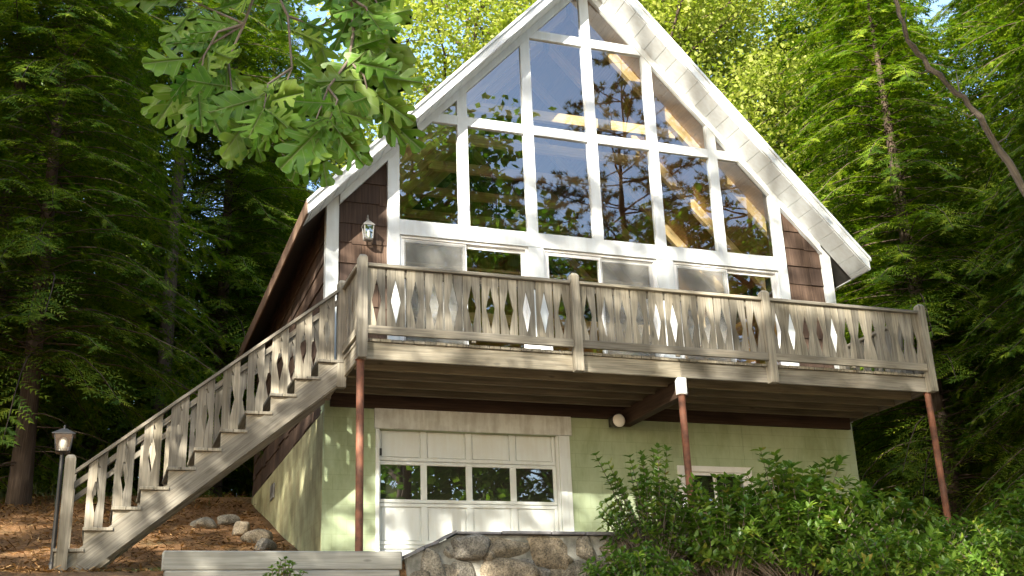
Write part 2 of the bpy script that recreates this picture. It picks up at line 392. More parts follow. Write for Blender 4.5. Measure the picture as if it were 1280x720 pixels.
# basement
GL, GR, GT = -3.60, -.86, 2.46        # garage opening
m = MB()
m.box((-HW, 0, 0), (GL, .25, 2.86), .01); m.box((GL, .001, GT), (GR, .25, 2.859), .01)
WX0, WX1, WZ0, WZ1 = 1.15, 2.25, 1.0, 1.98
m.box((GR, 0, 0), (WX0, .25, 2.86), .01); m.box((WX1, 0, 0), (HW, .25, 2.86), .01)
m.box((WX0, .001, WZ1), (WX1, .249, 2.859), .01); m.box((WX0, .001, 0), (WX1, .249, WZ0), .01)
m.build('basement_wall', 'green_stucco', house)
m = MB(); m.box((-HW-.003, .02, 0), (-HW+.25, LEN, 2.69), .01); m.box((HW-.25, .26, 0), (HW, LEN, 2.69), .01); m.box((-HW+.26, LEN-.25, 0), (HW-.26, LEN, 2.69), .01)
m.build('foundation_wall', 'side_concrete', house)
v = MB(); v.box((-HW-.03, 4.35, 2.2), (-HW-.004, 4.75, 2.45), .004); vent = v.build('foundation_vent', 'grey_metal', house)
box('header_board', 'worn_white', house, (-3.63, -.05, 2.457), (-.66, -.003, 2.76), .008)
m = MB(); m.box((GR-.005, -.03, .3), (GR+.10, -.003, 2.455), .006); m.box((GR+.095, -.02, .3), (GR+.17, -.002, 2.455), .006)
m.build('door_casing', 'door_white', house)
box('door_casing', 'door_white', house, (GL-.01, -.02, .3), (GL+.045, -.003, 2.455), .006)
for a_, b_ in ((GL+.046, GL+.075), (GR-.024, GR-.006)): box('door_jamb', 'door_white', house, (a_ if a_ > -2 else GL+.002, -.002, .3), (b_ if a_ > -2 else GL+.03, .094, 2.455), .003)
# garage door: rails and stiles, recessed panels and panes
gd = MB().box((GL+.01, .13, .28), (GR-.01, .16, 2.6), .002).build('garage_door', 'door_white', house)
rows = [(2.03, 2.60), (1.445, 2.03), (.875, 1.445), (.30, .875)]
px0, px1 = -3.56, -.885; pw = (px1-px0)/4
stile = MB()
for z0, z1 in rows:
    m = MB(); m.box((px0, .095, z0+.004), (px1, .129, z0+.052), .006); m.box((px0, .095, z1-.052), (px1, .129, z1-.004), .006)
    for k in range(5):
        x = px0+k*pw; a = x-(.045 if 0 < k else 0); b_ = x+(.045 if k < 4 else 0)
        m.box((a, .0955, z0+.05), (b_, .1285, z1-.05), .004)
    m.build('door_section_frame', 'door_white', gd)
    for k in range(4):
        a = px0+k*pw+.052; b_ = px0+(k+1)*pw-.052
        if z0 == 1.445:
            MB().add([(a-.005, .112, z0+.047), (b_+.005, .112, z0+.047), (b_+.005, .112, z1-.047), (a-.005, .112, z1-.047)], [[0, 1, 2, 3]]).build('pane', 'pane_glass', gd)
        else: box('panel', 'door_white', gd, (a+.012, .112, z0+.062), (b_-.012, .1295, z1-.062), .01)
# near-black board behind the panes, coloured as the shade of the unlit garage
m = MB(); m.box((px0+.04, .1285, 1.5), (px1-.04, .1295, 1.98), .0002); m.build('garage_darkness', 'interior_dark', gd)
h = MB(); h.lathe([(.028, 0), (.028, -.012), (.012, -.014), (.012, -.05)], (-2.22, .094, .93), 10, 'y'); h.box((-2.30, .035, .92), (-2.17, .047, .942), .004)
h.build('handle', 'chrome', gd)
h = MB(); h.box((-3.56, .07, 2.10), (-3.50, .094, 2.2), .004); h.box((-3.545, .05, 2.12), (-3.515, .07, 2.15), .004); h.build('latch', 'black_metal', gd)
# basement window
bw = MB(); t = .07
bw.box((WX0-.09, -.03, WZ0-.03), (WX0, .05, WZ1+.09), .004); bw.box((WX1, -.03, WZ0-.03), (WX1+.09, .05, WZ1+.09), .004)
bw.box((WX0+.001, -.028, WZ1), (WX1-.001, .05, WZ1+.09), .004); bw.box((WX0-.12, -.06, WZ0-.09), (WX1+.12, .05, WZ0-.032), .004)
bwo = bw.build('basement_window', 'vinyl_white', house)
m = MB(); m.box((WX0+.002, .0, WZ0+.002), (WX0+.05, .04, WZ1-.002), .003); m.box((WX1-.05, .0, WZ0+.002), (WX1-.002, .04, WZ1-.002), .003)
m.box((WX0+.05, .002, WZ1-.05), (WX1-.05, .038, WZ1-.002), .003); m.box((WX0+.05, .002, WZ0+.002), (WX1-.05, .038, WZ0+.05), .003); m.box((1.68, .001, WZ0+.05), (1.72, .039, WZ1-.05), .003)
m.build('sash', 'vinyl_white', bwo)
for a, b_ in ((WX0+.045, 1.685), (1.715, WX1-.045)):
    MB().add([(a, .02, WZ0+.045), (b_, .02, WZ0+.045), (b_, .02, WZ1-.045), (a, .02, WZ1-.045)], [[0, 1, 2, 3]]).build('pane', 'pane_glass', bwo)
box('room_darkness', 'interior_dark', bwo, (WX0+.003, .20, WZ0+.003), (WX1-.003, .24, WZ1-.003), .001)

# upper walls behind the shingles
def shingle_course(wall, z0, ztop, a, b, axis, face, seed, lim):
    """a course of wide shakes; lim(u) is the height of the roof above position u along the wall"""
    r = random.Random(seed); u = a-r.random()*.3; k = 0
    while u < b:
        w = r.choice((.3, .42, .55, .7)); u0, u1 = max(u, a), min(u+w-.006, b); u += w
        if u1-u0 < .04: continue
        d = r.choice((0, 0, .022, -.02)); zb = z0+d; zt = ztop+.03; l0, l1 = lim(u0), lim(u1)
        if min(l0, l1)-.01 < zb+.02: 
            if max(l0, l1) < zb+.1: continue
        th = r.uniform(.019, .03); pts = [(u0, zb), (u1, zb)]
        if l1 > zb: pts.append((u1, min(zt, l1)))
        if (l0 < zt) != (l1 < zt):
            # where the roof line cuts the top of the shake
            lo_, hi_ = (u0, u1) if l0 < zt else (u1, u0)
            f = (zt-lim(lo_))/(lim(hi_)-lim(lo_)+1e-9); pts.append((lo_+(hi_-lo_)*f, zt))
        if l0 > zb: pts.append((u0, min(zt, l0)))
        # tapered: thick butt at the bottom, thin at the top
        n = len(pts); out = []; inn = []
        for (p, z) in pts:
            t = th*(1-.85*min(1, max(0, (z-zb)/(zt-zb+1e-6))))
            if axis == 'x': out.append((p, face-.004-t, z)); inn.append((p, face-.002, z))
            else: out.append((face-.004-t, p, z)); inn.append((face-.002, p, z))
        F = [list(range(n)), list(range(2*n-1, n-1, -1))]+[[i, n+i, n+(i+1) % n, (i+1) % n] for i in range(n)]
        MB().add(out+inn, F, (0, 0, 1)).build('shingle', 'shingle', wall)
EXPO = .325
for sx in (-1, 1):
    a, b = (-HW, -3.26) if sx < 0 else (3.26, HW)
    poly = [(a, 2.87), (b, 2.87), (b, runder(b)-.01), (a, runder(a)-.01)]
    wl_ = MB().prism(poly, 'y', .03, .15).build('front_shingle_wall', 'brown_beam', house)
    for k in range(16):
        z = 2.95+k*EXPO
        ia, ib = (-4.16, -3.44) if sx < 0 else (3.44, 4.16)
        shingle_course(wl_, z, z+EXPO, ia, ib, 'x', .03, 100*k+sx, lambda u: runder(u)-.17)
side = MB().box((-HW+.03, .151, 2.692), (-HW+.15, LEN, runder(HW)), .004).build('side_shingle_wall', 'brown_beam', house)
for k in range(12):
    z = 2.70+k*EXPO
    shingle_course(side, z, z+EXPO, .16, LEN-.02, 'y', -HW+.03, 900+k, lambda u: runder(HW)+.02)
MB().box((HW-.15, .151, 2.692), (HW, LEN, runder(HW)), .004).build('side_shingle_wall', 'shingle', house)
MB().prism([(-HW+.16, 2.7), (HW-.16, 2.7), (HW-.16, runder(HW)-.1), (0, runder(0)-.02), (-HW+.16, runder(HW)-.1)], 'y', LEN-.15, LEN).build('rear_wall', 'shingle', house)
# corner boards
for sx in (-1, 1):
    a, b = (-HW-.012, -4.17) if sx < 0 else (4.17, HW+.012)
    MB().prism([(a, 2.87), (b, 2.87), (b, runder(b)-.005), (a, runder(a)-.005)], 'y', -.022, .028, (0, 0, 1)).build('corner_board', 'white_paint', house)
MB().prism([(.03, 2.87), (.14, 2.87), (.14, runder(HW)-.02), (.03, runder(HW)-.02)], 'x', -HW-.011, -HW+.028, (0, 0, 1)).build('corner_board', 'white_paint', house)

# glazed gable: posts, transoms, panes
MX = [-2.235, -1.117, 0, 1.117, 2.235]; HWM = .083
def trim(name, poly, y0=-.045, y1=.05, mat='white_paint', grain=None): return MB().prism(poly, 'y', y0, y1, grain).build(name, mat, house)
for sx in (-1, 1):
    a, b = sx*3.26, sx*3.44; a, b = min(a, b), max(a, b)
    trim('window_post', [(a, 3.1), (b, 3.1), (b, glassz(b)+.06), (a, glassz(a)+.06)], -.05, .06, grain=(0, 0, 1))
SILL0, SILL1 = 5.41, 5.65; T2 = (7.37, 7.53); T3 = (9.17, 9.33)
for x in MX:
    a, b = x-HWM, x+HWM
    top = [(b, glassz(b)+.03), (a, glassz(a)+.03)] if abs(x) > .1 else [(b, glassz(b)+.03), (0, glassz(0)+.02), (a, glassz(a)+.03)]
    trim('mullion', [(a, SILL1+.001), (b, SILL1+.001)]+top, -.045, .05, grain=(0, 0, 1))
trim('sill_beam', [(-3.259, SILL0), (3.259, SILL0), (3.259, SILL1), (-3.259, SILL1)], -.055, .06)
for (z0, z1) in (T2, T3):
    xe = (10.27-z1)/1.066
    xs = [-xe-.05]+[q for x in MX if abs(x)+HWM < xe for q in (x-HWM-.001, x+HWM+.001)]+[xe+.05]
    for i in range(0, len(xs), 2):
        a, b = xs[i], xs[i+1]
        poly = [(a, z0), (b, z0), (b, z1), (a, z1)]
        if i == 0: poly = [(a-.12, z0), (b, z0), (b, z1), (a, z1)]
        if i == len(xs)-2: poly = [(a, z0), (b+.12, z0), (b, z1), (a, z1)]
        trim('transom', poly, -.04, .048)
# rake frieze boards along the glass
for sx in (-1, 1):
    top = lambda x: runder(x)-.003
    x1 = HW-.004
    poly = [(0.0, glassz(0)), (sx*3.30, glassz(3.30)), (sx*4.16, runder(4.16)-.17), (sx*4.16, top(4.16)), (0.0, top(0))]
    MB().prism(poly, 'y', -.062, -.025 if False else .024, (sx, 0, -SL)).build('frieze_board', 'white_paint', house)
# panes
def clip_poly(poly):
    """keep what lies under the sloping glass line"""
    for sx in (-1, 1):
        out = []; n = len(poly); fn = lambda p: 10.28-1.066*sx*p[0]-p[1]
        for i in range(n):
            p, q = poly[i], poly[(i+1) % n]; fp, fq = fn(p), fn(q)
            if fp >= 0: out.append(p)
            if (fp >= 0) != (fq >= 0): t = fp/(fp-fq); out.append((p[0]+(q[0]-p[0])*t, p[1]+(q[1]-p[1])*t))
        poly = out
        if len(poly) < 3: return []
    return poly
xs = [-3.265]+MX+[3.265]; zs = [SILL1-.01, (T2[0]+T2[1])/2, (T3[0]+T3[1])/2, 10.4]
for i in range(6):
    for j in range(3):
        p = clip_poly([(xs[i], zs[j]), (xs[i+1], zs[j]), (xs[i+1], zs[j+1]), (xs[i], zs[j+1])])
        if len(p) >= 3:
            ty = R.uniform(-.005, .005)
            MB().add([(x, .0+ty*(x-xs[i])+ty*(z-zs[j]), z) for x, z in p], [list(range(len(p)))]).build('window_pane', 'pane_glass', house)
# sliding glass doors under the sill beam
for di, (a, b, scr) in enumerate(((-3.259, -1.215, 0), (-.965, .985, 1), (1.285, 3.259, 0))):
    z0, z1 = 3.09, SILL0-.003; mid = (a+b)/2; w = .055
    m = MB(); m.box((a, -.02, z0), (a+.04, .07, z1), .004); m.box((b-.04, -.02, z0), (b, .07, z1), .004)
    m.box((a+.04, -.019, z1-.04), (b-.04, .069, z1), .004); m.box((a+.04, -.019, z0), (b-.04, .069, z0+.05), .004)
    dr = m.build('sliding_door', 'vinyl_white', house)
    for k, (p0, p1, yy) in enumerate(((a+.042, mid+.03, .0), (mid-.03, b-.042, .035))):
        m = MB(); m.box((p0, yy, z0+.052), (p0+w, yy+.03, z1-.042), .003); m.box((p1-w, yy, z0+.052), (p1, yy+.03, z1-.042), .003)
        m.box((p0+w, yy+.001, z1-.042-w), (p1-w, yy+.029, z1-.042), .003); m.box((p0+w, yy+.001, z0+.052), (p1-w, yy+.029, z0+.052+w*1.4), .003)
        m.build('door_leaf_frame', 'vinyl_white', dr)
        MB().add([(p0+w-.005, yy+.015, z0+.1), (p1-w+.005, yy+.015, z0+.1), (p1-w+.005, yy+.015, z1-.08), (p0+w-.005, yy+.015, z1-.08)], [[0, 1, 2, 3]]).build('door_pane', 'pane_glass', dr)
        if k == (0 if scr == 0 else 1):
            ys = -.010
            m = MB(); m.add([(p0+.025, ys, z0+.07), (p1-.025, ys, z0+.07), (p1-.025, ys, z1-.06), (p0+.025, ys, z1-.06)], [[0, 1, 2, 3]]).build('insect_screen', 'insect_screen', dr)
for a, b in ((-1.214, -.966), (.986, 1.284)):
    trim('door_post', [(a, 3.09), (b, 3.09), (b, SILL0-.003), (a, SILL0-.003)], -.05, .06, grain=(0, 0, 1))

# roof
for sx in (-1, 1):
    pts = [(0, rtop(0)), (sx*TIP, rtop(TIP)), (sx*TIP, runder(TIP)), (0, runder(0))]
    roof = MB().prism(pts, 'y', OV+.03, LEN+.5, (0, 1, 0)).build('roof', 'roofing', house)
    # rake fascia and its thin drip moulding
    e = TIP+.012
    MB().prism([(0, rtop(0)-.004), (sx*e, rtop(e)-.004), (sx*e, rtop(e)-.195), (0, rtop(0)-.195)], 'y', OV, OV+.028, (sx, 0, -SL)).build('rake_fascia', 'white_paint', roof)
    MB().prism([(0, rtop(0)+.03), (sx*(e+.02), rtop(e)+.008), (sx*(e+.02), rtop(e)-.05), (0, rtop(0)-.028)], 'y', OV-.03, OV-.002, (sx, 0, -SL)).build('drip_moulding', 'white_paint', roof)
    x0, x1 = sx*(TIP+.002), sx*(TIP+.03)
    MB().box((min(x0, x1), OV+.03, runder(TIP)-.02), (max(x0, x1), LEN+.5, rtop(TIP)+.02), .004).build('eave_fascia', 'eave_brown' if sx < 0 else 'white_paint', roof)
    # soffit boards across the overhang
    x = .02; step = .262/math.sqrt(1+SL*SL)*1.0
    while x < TIP-.02:
        xb = min(x+step-.009, TIP-.005); zz = lambda q: runder(q)-.004
        MB().prism([(sx*x, zz(x)), (sx*xb, zz(xb)), (sx*xb, zz(xb)-.017), (sx*x, zz(x)-.017)], 'y', OV+.031, -.064, (0, 1, 0)).build('soffit_board', 'white_paint', roof)
        x += step
    # ceiling and rafters inside
    x = .05; cw = .3
    MB().prism([(sx*.03, runder(.03)-.003), (sx*(HW-.17), runder(HW-.17)-.003), (sx*(HW-.17), runder(HW-.17)-.02), (sx*.03, runder(.03)-.02)], 'y', .16, LEN-.16, (0, 1, 0)).build('ceiling_boards', 'interior_wood', roof)
    for k in range(6):
        y = .55+k*1.15
        MB().prism([(sx*.06, runder(.06)-.022), (sx*(HW-.2), runder(HW-.2)-.022), (sx*(HW-.2), runder(HW-.2)-.28), (sx*.06, runder(.06)-.28)], 'y', y, y+.1, (sx, 0, -SL)).build('rafter', 'interior_beam', roof)
for k in range(6):
    y = .55+k*1.15+.12
    box('collar_tie', 'interior_beam', house, (-1.95, y, 8.05), (1.95, y+.09, 8.24), .006)
box('main_floor', 'interior_wood', house, (-HW+.16, .16, 2.9), (HW-.16, LEN-.16, FLOOR), .004)
MB().prism([(-HW+.22, FLOOR+.002), (HW-.22, FLOOR+.002), (HW-.22, runder(HW)-.3), (0, runder(0)-.4), (-HW+.22, runder(HW)-.3)], 'y', LEN-.3, LEN-.26, (0, 0, 1)).build('inner_rear_wall', 'interior_wood', house)
for sx in (-1, 1): box('inner_side_wall', 'interior_wood', house, (sx*(HW-.17), .2, FLOOR+.002), (sx*(HW-.21), LEN-.32, runder(HW)-.35), .004)
box('loft_floor', 'interior_beam', house, (-3.2, 4.2, 5.55), (3.2, LEN-.31, 5.75), .006)
for k in range(14): box('loft_baluster', 'interior_beam', house, (-2.6+k*.4-.02, 4.22, 5.752), (-2.6+k*.4+.02, 4.26, 6.6), .003)
box('loft_rail', 'interior_beam', house, (-2.9, 4.2, 6.602), (2.9, 4.28, 6.66), .004)
box('kitchen_block', 'interior_wood', house, (-1.2, 5.2, FLOOR+.003), (1.4, 5.8, FLOOR+1.0), .01)

# ------------------------------------------------------------------ deck
DY = -2.02; DT = 3.13; RB = 2.865
deck = thing('deck', 'weathered grey wooden deck with diamond cutout railing on rusty steel posts', 'deck', (0, -1, 2.86))
PX = [-4.27, -1.38, 1.57, 4.28]
for a, b in ((-4.30, .16), (.163, 4.31)): box('rim_board', 'weathered_wood', deck, (a, DY, RB), (b, DY+.04, 3.088), .005)
for x in (-4.30, 4.27): box('side_rim_board', 'weathered_wood', deck, (x, DY+.043, RB), (x+.04, -.005, 3.088), .005)
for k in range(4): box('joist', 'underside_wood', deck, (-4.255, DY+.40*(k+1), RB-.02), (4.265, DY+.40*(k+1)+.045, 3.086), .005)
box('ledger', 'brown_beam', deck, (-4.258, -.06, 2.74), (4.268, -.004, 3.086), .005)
n = 60; w = 8.62/n
for k in range(n):
    x = -4.31+k*w; box('deck_board', 'weathered_wood', deck, (x, DY-.03+R.uniform(-.006, .006), 3.09), (x+w-.007, -.058, DT+R.uniform(-.002, .002)), .004)
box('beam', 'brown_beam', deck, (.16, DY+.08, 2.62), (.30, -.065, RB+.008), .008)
box('beam_end_cap', 'worn_white', deck, (.095, DY-.02, 2.63), (.225, DY+.078, 2.862), .008)
for x, zt, y in ((-4.265, RB-.003, -1.98), (.16, 2.628, -1.98), (4.265, RB-.003, -1.98)):
    m = MB(); zb = hz(x, y)-.15; r = .048
    if True:
        m.lathe([(r, zb), (r, zt-.012), (r, zt-.006)], (x, y, 0), 16)
        m.lathe([(.07, zt-.006), (.07, zt)], (x, y, 0), 8)
    m.build('steel_post', 'rust_post', deck, smooth=False)
def railpost(parent, x, y, z0, z1, h=.058, name='rail_post'):
    c = .03; V = []; F = []
    prof = [(h-.004, z0), (h, z0+.006), (h, z1-.045), (h-.018, z1-.012), (h-.036, z1)]
    for q, z in prof: V += [(x-q, y-q, z), (x+q, y-q, z), (x+q, y+q, z), (x-q, y+q, z)]
    for i in range(len(prof)-1):
        for k in range(4): F.append([i*4+k, i*4+(k+1) % 4, (i+1)*4+(k+1) % 4, (i+1)*4+k])
    F += [[3, 2, 1, 0], [len(V)-4, len(V)-3, len(V)-2, len(V)-1]]
    return MB().add(V, F, (0, 0, 1)).build(name, 'weathered_wood', parent)
for i, x in enumerate(PX): railpost(deck, x, DY-.062, RB-.01 if i in (0, 3) else RB-.02, 4.215)
def picket_mesh(W, H, d, za, zb, shear=0, extra=False):
    """half of a diamond pair: a board with a V notch in its inner edge"""
    zm = (za+zb)/2
    pts = [(0, 0), (W, 0), (W, za), (W-d, zm), (W, zb)]
    if extra: pts += [(W, H-.2), (W-.03, H-.2), (W, H-.13)]
    pts += [(W, H+shear*W), (0, H)]
    return pts
def make_pickets(W, H, d, za, zb, shear=0, extra=False):
    L = picket_mesh(W, H, d, za, zb, shear, extra)
    Rr = [(-x, z+shear*0) for x, z in picket_mesh(W, H+shear*2*W, d, za, zb, -shear, extra)]
    ms = []
    for P in (L, Rr): ms.append(MB().prism(P, 'y', -.011, .011, (0, 0, 1)).mesh('picket', 'weathered_wood'))
    return ms
ZP0, ZP1 = 3.19, 4.055
pm = make_pickets(.1125, ZP1-ZP0, .062, .14, .73)
def picket_run(parent, a, b, y, npair, fixed=DY):
    pitch = (b-a)/npair
    for k in range(npair):
        c = a+(k+.5)*pitch
        for s, me in ((-1, pm[0]), (1, pm[1])):
            o = shared('picket', me, parent, (c+s*(.1125+.002), y, ZP0+R.uniform(-.006, .006)))
            o.rotation_euler.y = R.uniform(-.008, .008)
for i in range(3):
    a, b = PX[i]+.06, PX[i+1]-.06
    picket_run(deck, a, b, DY-.045, 11)
    box('top_rail', 'weathered_wood', deck, (a, DY-.10, 4.06), (b, DY+.035, 4.105), .006)
    box('bottom_rail', 'weathered_wood', deck, (a, DY-.105, 3.165), (b, DY-.058, 3.275), .005)
    xm = (a+b)/2; box('rail_block', 'weathered_wood', deck, (xm-.03, DY-.10, DT+.004), (xm+.03, DY-.06, 3.163), .004)
    box('inner_rail', 'weathered_wood', deck, (a, DY-.032, 3.96), (b, DY+.005, 4.05), .004)
# railing round the two ends
side_pm = []
for P in (picket_mesh(.1195, ZP1-ZP0, .062, .14, .73), [(-x, z) for x, z in picket_mesh(.1195, ZP1-ZP0, .062, .14, .73)]):
    side_pm.append(MB().prism(P, 'x', -.011, .011, (0, 0, 1)).mesh('picket', 'weathered_wood'))
def side_run(parent, x, a, b, npair):
    pitch = (b-a)/npair
    for k in range(npair):
        c = a+(k+.5)*pitch
        for s, me in ((-1, side_pm[0]), (1, side_pm[1])): shared('picket', me, parent, (x, c+s*.1215, ZP0))
    q = -.05 if x < 0 else 0
    box('top_rail', 'weathered_wood', parent, (x-.06, a, 4.06), (x+.06, b, 4.105), .006)
    box('bottom_rail', 'weathered_wood', parent, (x-.05 if x < 0 else x+.014, a, 3.165), (x-.014 if x < 0 else x+.05, b, 3.275), .005)
side_run(deck, -4.28, DY+.0, -1.17, 3)
railpost(deck, -4.33, -1.105, 2.72, 4.20)
side_run(deck, 4.285, DY+.0, -.13, 7)
railpost(deck, 4.29, -.07, 3.14, 4.2)

# ------------------------------------------------------------------ stairs
stairs = thing('stairs', 'straight weathered wooden staircase with diamond cutout balustrade climbing to the deck', 'stairs', (-7.3, -.65, .45))
RISE, RUN = .2425, .298; TX, TZ = -7.325, .90
def step_z(i): return TZ+i*RISE
NS = [-1]+list(range(10))
for yi, y in enumerate((-1.12, -.24)):
    poly = [(-7.60, .40), (-7.26, .40), (-4.37, 2.74), (-4.37, 3.06)]
    top = []
    for i in NS[::-1]:
        x0 = TX+.02+i*RUN; z = step_z(i)-.042
        top += [(min(x0+RUN, -4.37), z), (x0, z)]
    top = [(x, z) for x, z in top if z <= 3.06]
    poly = [(-7.60, .40), (-7.26, .40), (-4.37, 2.73)]+[(-4.37, step_z(9)-.042)]+top[1:]
    MB().prism(poly, 'y', y, y+.045, (1, 0, .81)).build('stringer', 'weathered_wood', stairs)
    # the long sloping board fixed to the outside of the notched carriage
    zt = lambda x: .73+.8075*(x+7.26); zb = lambda x: .425+.8075*(x+7.26)
    yo = y-.028 if yi == 0 else y+.047
    MB().prism([(-7.36, .40), (-7.22, .40), (-4.375, zb(-4.375)), (-4.375, zt(-4.375)), (-7.36, zt(-7.36))], 'y', yo, yo+.026, (1, 0, .81)).build('stringer_facing', 'weathered_wood', stairs)
for i in NS:
    x = TX+i*RUN
    box('tread', 'weathered_wood', stairs, (x, -1.17, step_z(i)-.04), (x+.16, -.15, step_z(i)), .006)
    box('tread', 'weathered_wood', stairs, (x+.165, -1.17, step_z(i)-.04), (x+.335, -.15, step_z(i)), .006)
def rz(x): return 1.575+.8135*(x+7.44)
SH = .8135; Wp = .10; x0 = .0
H0 = rz(TX+.01)-.05-TZ
spm = make_pickets(Wp, H0, .045, .16, .62, SH, True)
for y in (-1.135, -.185):
    for i in range(10):
        x = TX+.012+i*RUN; zz = step_z(i)+.002
        shared('picket', spm[0], stairs, (x, y, zz)); shared('picket', spm[1], stairs, (x+2*Wp+.003, y, zz))
    a, b = -7.46, -4.385
    MB().prism([(a, rz(a)-.045), (b, rz(b)-.045), (b, rz(b)), (a, rz(a))], 'y', y-.055, y+.045, (1, 0, SH)).build('handrail', 'weathered_wood', stairs)
    MB().prism([(a, rz(a)-.21), (b, rz(b)-.21), (b, rz(b)-.13), (a, rz(a)-.13)], 'y', y+.014, y+.05, (1, 0, SH)).build('mid_rail', 'weathered_wood', stairs)
    railpost(stairs, -7.52, y+.0, .38, 1.74, .06, 'newel_post')
railpost(stairs, -4.33, -.15, 2.80, 4.2, .05, 'newel_post')

# ------------------------------------------------------------------ retaining walls
tw = thing('timber_wall', 'low retaining wall of stacked grey landscape timbers beside the stone wall', 'retaining wall', (-5.2, -3, -.5))
for k in range(4):
    z = .405-.2*k
    box('timber', 'timber', tw, (-6.52+.02*(k % 2), -3.09+.012*k*0-.004*k, z-.196), (-4.03-.03*(k % 2), -2.91-.004*k, z), .012)
SW = thing('stone_wall', 'mortared fieldstone garden wall with dark slate caps in front of garage', 'stone wall', (-1, -3, -.6))
def wtop(x): return .36+.24*np.clip((x+4.0)/.55, 0, 1)
m = MB(); m.prism([(-3.98, -1.1), (5.2, -1.1), (5.2, .58), (-3.42, .58), (-3.98, .34)], 'y', -3.10, -2.72); m.build('mortar_core', 'mortar', SW)
def stone_mesh(seed, w, h, d):
    rs = np.random.default_rng(seed); bm = bmesh.new(); bmesh.ops.create_icosphere(bm, subdivisions=3, radius=1)
    ks = rs.normal(0, 1, (7, 3)); ks /= np.linalg.norm(ks, axis=1)[:, None]; lv = rs.uniform(.62, .92, 7)
    fr = rs.normal(0, 3, (5, 3)); ph = rs.uniform(0, 6, 5)
    for v_ in bm.verts:
        p = np.array(v_.co); p = np.sign(p)*np.abs(p)**.6
        for k in range(7):
            s_ = p@ks[k]
            if s_ > lv[k]: p = p-ks[k]*(s_-lv[k])*.85
        p *= 1+.035*sum(math.sin(p@fr[k]+ph[k]) for k in range(5))
        v_.co = (p[0]*w/2, p[1]*d/2, p[2]*h/2)
    me = bpy.data.meshes.new('stone'); bm.to_mesh(me); bm.free(); me.shade_smooth(); me.materials.append(MAT['stone']); return me
sid = 0
layout = [(-3.28, .44, .44, .24), (-2.84, .44, .46, .23), (-2.34, .36, .56, .38), (-1.86, .45, .22, .26), (-1.50, .42, .44, .26), (-1.02, .44, .4, .25), (-.55, .42, .5, .3),
          (-3.72, .20, .24, .42), (-3.48, .12, .24, .3), (-3.32, .10, .34, .34), (-2.78, .10, .6, .40), (-2.02, .08, .62, .36), (-1.48, .10, .4, .38), (-.95, .1, .55, .35), (-.4, .08, .5, .36),
          (-3.88, .02, .2, .3), (-3.06, .36, .12, .12), (-2.6, .26, .14, .12), (-2.1, .30, .14, .14), (-1.68, .28, .12, .14), (-3.1, .2, .16, .16), (-2.42, .12, .14, .2), (-1.26, .24, .14, .14), (-3.5, .4, .12, .14), (-3.62, -.18, .34, .3), (-3.2, -.24, .4, .3), (-2.72, -.28, .5, .3), (-2.2, -.26, .46, .32), (-1.7, -.26, .5, .32), (-1.15, -.26, .48, .3), (-.62, -.26, .5, .3)]
for x, z, w_, h_ in layout:
    sid += 1; o = shared('stone', stone_mesh(sid, w_*1.24, h_*1.26, .30), SW, (x, -3.03+R.uniform(-.03, .02), z)); o.rotation_euler = (R.uniform(-.1, .1), R.uniform(-.15, .15), R.uniform(-.15, .15))
for k, (x, z, w_, h_) in enumerate((.1+.5*i, .40-.34*j, .5, .34) for i in range(10) for j in range(3)):
    o = shared('stone', stone_mesh(60+k, w_*1.08, h_*1.1, .30), SW, (x+R.uniform(-.06, .06), -3.03+R.uniform(-.03, .02), z)); o.rotation_euler = (R.uniform(-.1, .1), R.uniform(-.15, .15), 0)
x = -3.42
while x < 5.1:
    w_ = R.uniform(.42, .62); box('cap_slab', 'slate_cap', SW, (x, -3.16+R.uniform(-.015, .015), .583+R.uniform(0, .006)), (x+w_-.012, -2.70, .612+R.uniform(0, .012)), .006); x += w_
for i, (a, b, za, zb) in enumerate(((-4.0, -3.80, .335, .42), (-3.79, -3.63, .435, .49), (-3.62, -3.43, .50, .60))):
    m = MB(); m.prism([(a, za), (b, zb), (b, zb+.03), (a, za+.03)], 'y', -3.15, -2.71, (0, 1, 0)); m.build('cap_slab', 'slate_cap', SW)

# ------------------------------------------------------------------ lights and small things
def rock(i, px, py, s, label):
    o = shared('rock', stone_mesh(300+i, s*1.3, s*.8, s), None, (px, py, hz(px, py)+s*.2)); o.rotation_euler.z = i*1.3; tag(o, label, 'rock', 'rocks beside the side wall')
for i, (px, py, s, lb) in enumerate(((-5.05, 4.6, .3, 'farthest pale rock at the top of the needle slope by the side wall'), (-4.98, 3.6, .34, 'pale rock second from the top in the line beside the side wall'),
        (-4.85, 2.7, .36, 'largest pale rock in the middle of the line beside the side wall'), (-4.8, 1.9, .27, 'small rounded rock below the largest one beside the side wall'),
        (-4.95, 1.1, .2, 'smallest rock lowest on the slope, just above the timber retaining wall'), (-5.5, 4.2, .32, 'brownish rock apart from the line, nearest the underside of the stairs'))): rock(i, px, py, s, lb)
